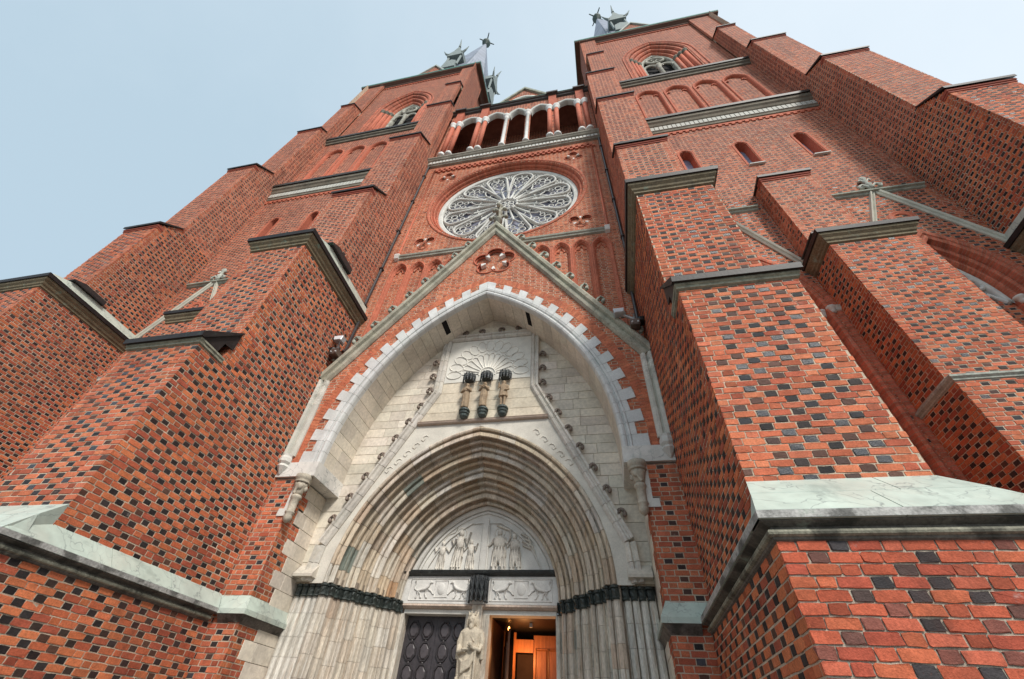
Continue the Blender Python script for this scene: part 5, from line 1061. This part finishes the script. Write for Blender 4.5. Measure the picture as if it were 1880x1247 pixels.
for i, (x, wd, de) in enumerate(ST3):
    z0, H, y = 8.93, .93, 9.86; m = MB(SC)
    if i < 2: robe(m, x, y, z0, H, [(0, .10, .085, 0), (.03, .125, .10, 0), (.25, .12, .095, .012 * (1 - 2 * i)), (.48, .125, .095, 0), (.62, .115, .085, -.006), (.74, .13, .085, 0), (.80, .135, .08, 0), (.845, .08, .06, 0), (.86, .035, .035, 0)], 8, .07, i)
    else:
        for q in (-1, 1): m.tube([(x + q * .055, y, z0 + .40), (x + q * .055, y - .015, z0 + .22), (x + q * .05, y, z0 + .03), (x + q * .055, y - .06, z0 + .01)], [.052, .04, .03, .03], 10)
        robe(m, x, y, z0, H, [(.34, .145, .10, 0), (.36, .15, .105, 0), (.5, .13, .095, 0), (.62, .115, .085, 0), (.74, .13, .085, 0), (.80, .135, .08, 0), (.845, .08, .06, 0), (.86, .035, .035, 0)], 9, .08, 1.0)
    head(m, x, y - .01, z0 + H * .93, H, beard=i != 1)
    if i == 0:
        m.tube([(x - .11, y, z0 + .73), (x - .15, y - .03, z0 + .58), (x - .04, y - .11, z0 + .60)], [.045, .04, .03], 8); m.tube([(x + .11, y, z0 + .73), (x + .15, y - .03, z0 + .60), (x + .05, y - .11, z0 + .65)], [.045, .04, .03], 8); hand(m, (x - .03, y - .11, z0 + .60), (1, .3), H); hand(m, (x + .04, y - .12, z0 + .65), (-1, .3), H); m.tube([(x + .1, y - .04, z0), (x + .1, y - .05, z0 + .45)], .012, 6)
    elif i == 1:
        for q in (-1, 1): m.tube([(x + q * .11, y, z0 + .73), (x + q * .15, y - .03, z0 + .60), (x + q * .03, y - .12, z0 + .70)], [.045, .042, .03], 8)
        hand(m, (x - .02, y - .13, z0 + .72), (0, 1), H); hand(m, (x + .02, y - .13, z0 + .72), (0, 1), H); m.tube([(x - .17, y - .10, z0 + .74), (x - .05, y - .13, z0 + .71)], .02, 6)
    else:
        m.tube([(x - .11, y, z0 + .73), (x - .17, y - .02, z0 + .62), (x - .14, y - .06, z0 + .78)], [.045, .04, .03], 8); m.tube([(x + .11, y, z0 + .73), (x + .15, y - .02, z0 + .58), (x + .08, y - .10, z0 + .52)], [.045, .04, .03], 8); hand(m, (x - .14, y - .07, z0 + .80), (0, 1), H); hand(m, (x + .07, y - .10, z0 + .52), (-1, -.2), H)
    o = m.build('statue', 'saint', None, smooth=True, label='%s of three small brown stone saints over the portal, %s' % (wd, de), cat='statue', group='small saints over the portal'); add_mods(o, .008, 1)
    # corbel and canopy belong to the wall
    c = MB((.055, .075, .07)); c.lathe(x, 9.94, [(.02, 8.60), (.07, 8.61), (.12, 8.66), (.135, 8.72), (.12, 8.735), (.15, 8.75), (.16, 8.79), (.13, 8.80), (.14, 8.84), (.17, 8.855), (.17, 8.885), (.145, 8.89), (.145, 8.925)], 16); c.build('corbel', 'darkst', PO)
    c = MB((.035, .04, .042)); y0 = 9.93
    for k in range(7):
        a = math.pi + math.pi * k / 6; px, py = x + .19 * math.cos(a), y0 + .19 * math.sin(a); a2 = a + math.pi / 6; qx, qy = x + .19 * math.cos(a2), y0 + .19 * math.sin(a2)
        c.tube([(px, py, 9.95), (px, py, 10.18)], [.018, .022], 5); c.tube([(px, py, 10.18), (x + .17 * math.cos(a), y0 + .17 * math.sin(a), 10.30)], [.028, .004], 5)
        if k < 6:
            c.tube([(px, py, 10.0), ((px + qx) / 2 * 1.0, (py + qy) / 2 - .02, 10.10), (qx, qy, 10.0)], .02, 5); c.tube([(px, py, 10.10), ((px + qx) / 2, (py + qy) / 2 - .02, 10.22), (qx, qy, 10.10)], .022, 5); c.ball(((px + qx) / 2, (py + qy) / 2 - .02, 10.23), .022, 6, 5)
    c.lathe(x, y0 + .02, [(.15, 10.04), (.18, 10.15), (.13, 10.24), (.06, 10.32), (.02, 10.36)], 10); c.build('canopy', 'darkst', PO)
# crowned statue on the pillar between the doors
m = MB((.56, .50, .40)); x, y, z0, H = .0, 11.42, 1.98, 1.98
robe(m, x, y, z0, H, [(0, .10, .08, 0), (.03, .13, .09, 0), (.2, .125, .09, -.01), (.4, .13, .095, -.012), (.55, .14, .095, -.01), (.66, .135, .09, 0), (.75, .125, .085, 0), (.81, .145, .08, 0), (.845, .12, .07, 0), (.865, .05, .045, 0), (.88, .03, .03, 0)], 7, .07, .6, 48)
hx, hz = x - .01, z0 + H * .925; head(m, hx, y - .04, hz, H * 1.12, beard=True)
m.lathe(hx, y - .01, [(.095, hz + .085), (.105, hz + .10), (.105, hz + .13)], 14)
for k in range(7): a = 2 * math.pi * k / 7; m.tube([(hx + .10 * math.cos(a), y - .01 + .10 * math.sin(a), hz + .12), (hx + .115 * math.cos(a), y - .01 + .115 * math.sin(a), hz + .20)], [.03, .014], 6)
# cloak crossing the body, deep hanging folds
for k in range(6): t_ = k / 5; m.tube([(x - .26 + .03 * t_, y - .05, z0 + 1.15 - .16 * t_), (x - .12, y - .20, z0 + 1.02 - .17 * t_), (x + .06, y - .22, z0 + 1.08 - .12 * t_), (x + .14, y - .17, z0 + 1.26 - .05 * t_)], [.032, .036, .034, .028], 7)
for k in range(5): m.tube([(x - .24 + .05 * k, y - .14, z0 + .78 - .05 * k), (x - .22 + .045 * k, y - .17, z0 + .4), (x - .23 + .05 * k, y - .16, z0 + .06)], [.030, .026, .03], 6)
for q in (-1, 1): m.tube([(x + q * .22, y - .02, z0 + 1.62), (x + q * .27, y - .06, z0 + 1.42), (x + q * .28, y - .05, z0 + 1.1)], [.06, .065, .05], 8)
m.tube([(x - .27, y - .05, z0 + 1.36), (x - .24, y - .17, z0 + 1.22), (x - .10, y - .22, z0 + 1.25)], [.06, .055, .04], 9); m.tube([(x + .26, y - .05, z0 + 1.38), (x + .24, y - .17, z0 + 1.26), (x + .08, y - .23, z0 + 1.30)], [.06, .055, .04], 9)
hand(m, (x - .08, y - .23, z0 + 1.25), (1, .3), H); hand(m, (x + .07, y - .25, z0 + 1.32), (-1, .5), H); m.ball((x + .05, y - .26, z0 + 1.36), .055, 10, 8)
m.tube([(x - .06, y - .13, z0 + 1.62), (x + .10, y - .18, z0 + 1.42)], .012, 5); m.tube([(x + .16, y - .19, z0 + .05), (x + .16, y - .2, z0 + 1.30)], [.025, .03], 8)
m.tube([(x + .02, y - .12, z0 + .78), (x + .05, y - .20, z0 + .52), (x + .03, y - .14, z0 + .1)], [.09, .075, .05], 10)
o = m.build('statue', 'king', None, smooth=True, label='large crowned stone king in a draped cloak on the pillar between the doors', cat='statue'); add_mods(o, .009, 1)
m = MB((.5, .45, .37)); m.lathe(0, 11.45, [(.16, 0), (.16, .5), (.2, 1.6), (.26, 1.8), (.27, 1.98)], 12); m.build('statue_pedestal', 'order', DO)
c = MB((.03, .033, .035)); y0 = 11.50
for k in range(7):
    a = math.pi + math.pi * k / 6; px, py = .03 + .23 * math.cos(a), y0 + .2 * math.sin(a); a2 = a + math.pi / 6; qx, qy = .03 + .23 * math.cos(a2), y0 + .2 * math.sin(a2)
    c.tube([(px, py, 4.24), (px * .96, py, 4.74)], [.022, .028], 6); c.tube([(px, py, 4.72), (px, py, 4.80)], [.034, .012], 6); c.ball((px, py - .01, 4.24), .035, 6, 5)
    if k < 6: c.tube([(px, py, 4.30), ((px + qx) / 2, (py + qy) / 2 - .03, 4.46), (qx, qy, 4.30)], .022, 6); c.tube([(px, py, 4.46), ((px + qx) / 2, (py + qy) / 2 - .035, 4.68), (qx, qy, 4.46)], .024, 6)
c.lathe(.03, y0 + .03, [(.15, 4.30), (.19, 4.44), (.20, 4.70), (.21, 4.80)], 10); c.build('canopy', 'darkst', LO)
# ------------------------------------------------------------------ floodlights and cameras on the coping, lamp in the doorway
for s, lab in ((1, 'grey floodlight on a long bracket at the foot of the right gable coping'), (-1, 'grey floodlight with paired lamps at the foot of the left gable coping')):
    R = root('floodlight', (s * 4.75, 8.62, 10.45), lab, 'floodlight', 'floodlights on the portal gable'); X, Z = s * 4.70, 10.55
    b = MB((.35, .35, .36)); b.tube([(X, 8.75, Z - .15), (X, 8.55, Z + .05), (X - s * .02, 8.50, Z + .30)], .035, 7); b.build('bracket', 'metal', R, smooth=True)
    b = MB((.55, .56, .58)); hx, hz = (X - s * .42, Z + .42) if s > 0 else (X - .05, Z + .50); b.prism([(hx - .13, hz - .09), (hx + .13, hz - .09), (hx + .16, hz + .09), (hx - .16, hz + .09)], FX, 8.40, 8.62, bev=.02); b.build('lamp_head', 'metal', R)
    b = MB((.75, .76, .78)); b.prism([(hx - .12, hz - .075), (hx + .12, hz - .075), (hx + .14, hz + .075), (hx - .14, hz + .075)], FX, 8.392, 8.399); b.build('lamp_glass', 'white', R)
    b = MB((.30, .29, .28)); b.tube([(X, 8.55, Z + .1), (hx, 8.55, hz)], .045, 7); b.build('arm', 'metal', R)
    b = MB((.02, .02, .02)); b.lathe(X + s * .17, 8.60, [(.05, Z - .02), (.13, Z), (.14, Z + .14), (.06, Z + .18)], 10); b.build('side_lamp', 'metal', R)
    b = MB((.16, .12, .10)); b.box(X - .16, X + .10, 8.46, 8.72, Z - .16, Z + .06); b.build('housing', 'metal', R)
    for q in (-.1, .06): b = MB((.6, .6, .6)); b.ball((X + q, 8.44, Z - .09), .035, 8, 6); b.build('knob', 'metal', R)
L = root('wall_lamp', (.62, 12.6, 3.98), 'small lit lamp inside the right doorway', 'lamp'); b = MB((.3, .2, .1)); b.tube([(.62, 12.6, 4.02), (.62, 12.6, 3.95)], .012, 6); b.build('stem', 'metal', L)
em = bpy.data.materials.new('lamp_glow'); em.use_nodes = True; bs = em.node_tree.nodes['Principled BSDF']; bs.inputs['Emission Color'].default_value = (1, .35, .08, 1); bs.inputs['Emission Strength'].default_value = 6; MT['glow'] = em
b = MB((1, .5, .2)); b.ball((.62, 12.6, 3.90), (.025, .025, .05), 8, 6); b.build('bulb', 'glow', L)
pl = bpy.data.lights.new('lamp_light', 'POINT'); pl.energy = 14; pl.color = (1, .45, .15); pl.shadow_soft_size = .05; po = link('lamp_light', pl, L); po.location = (.95, 12.85, 3.4)
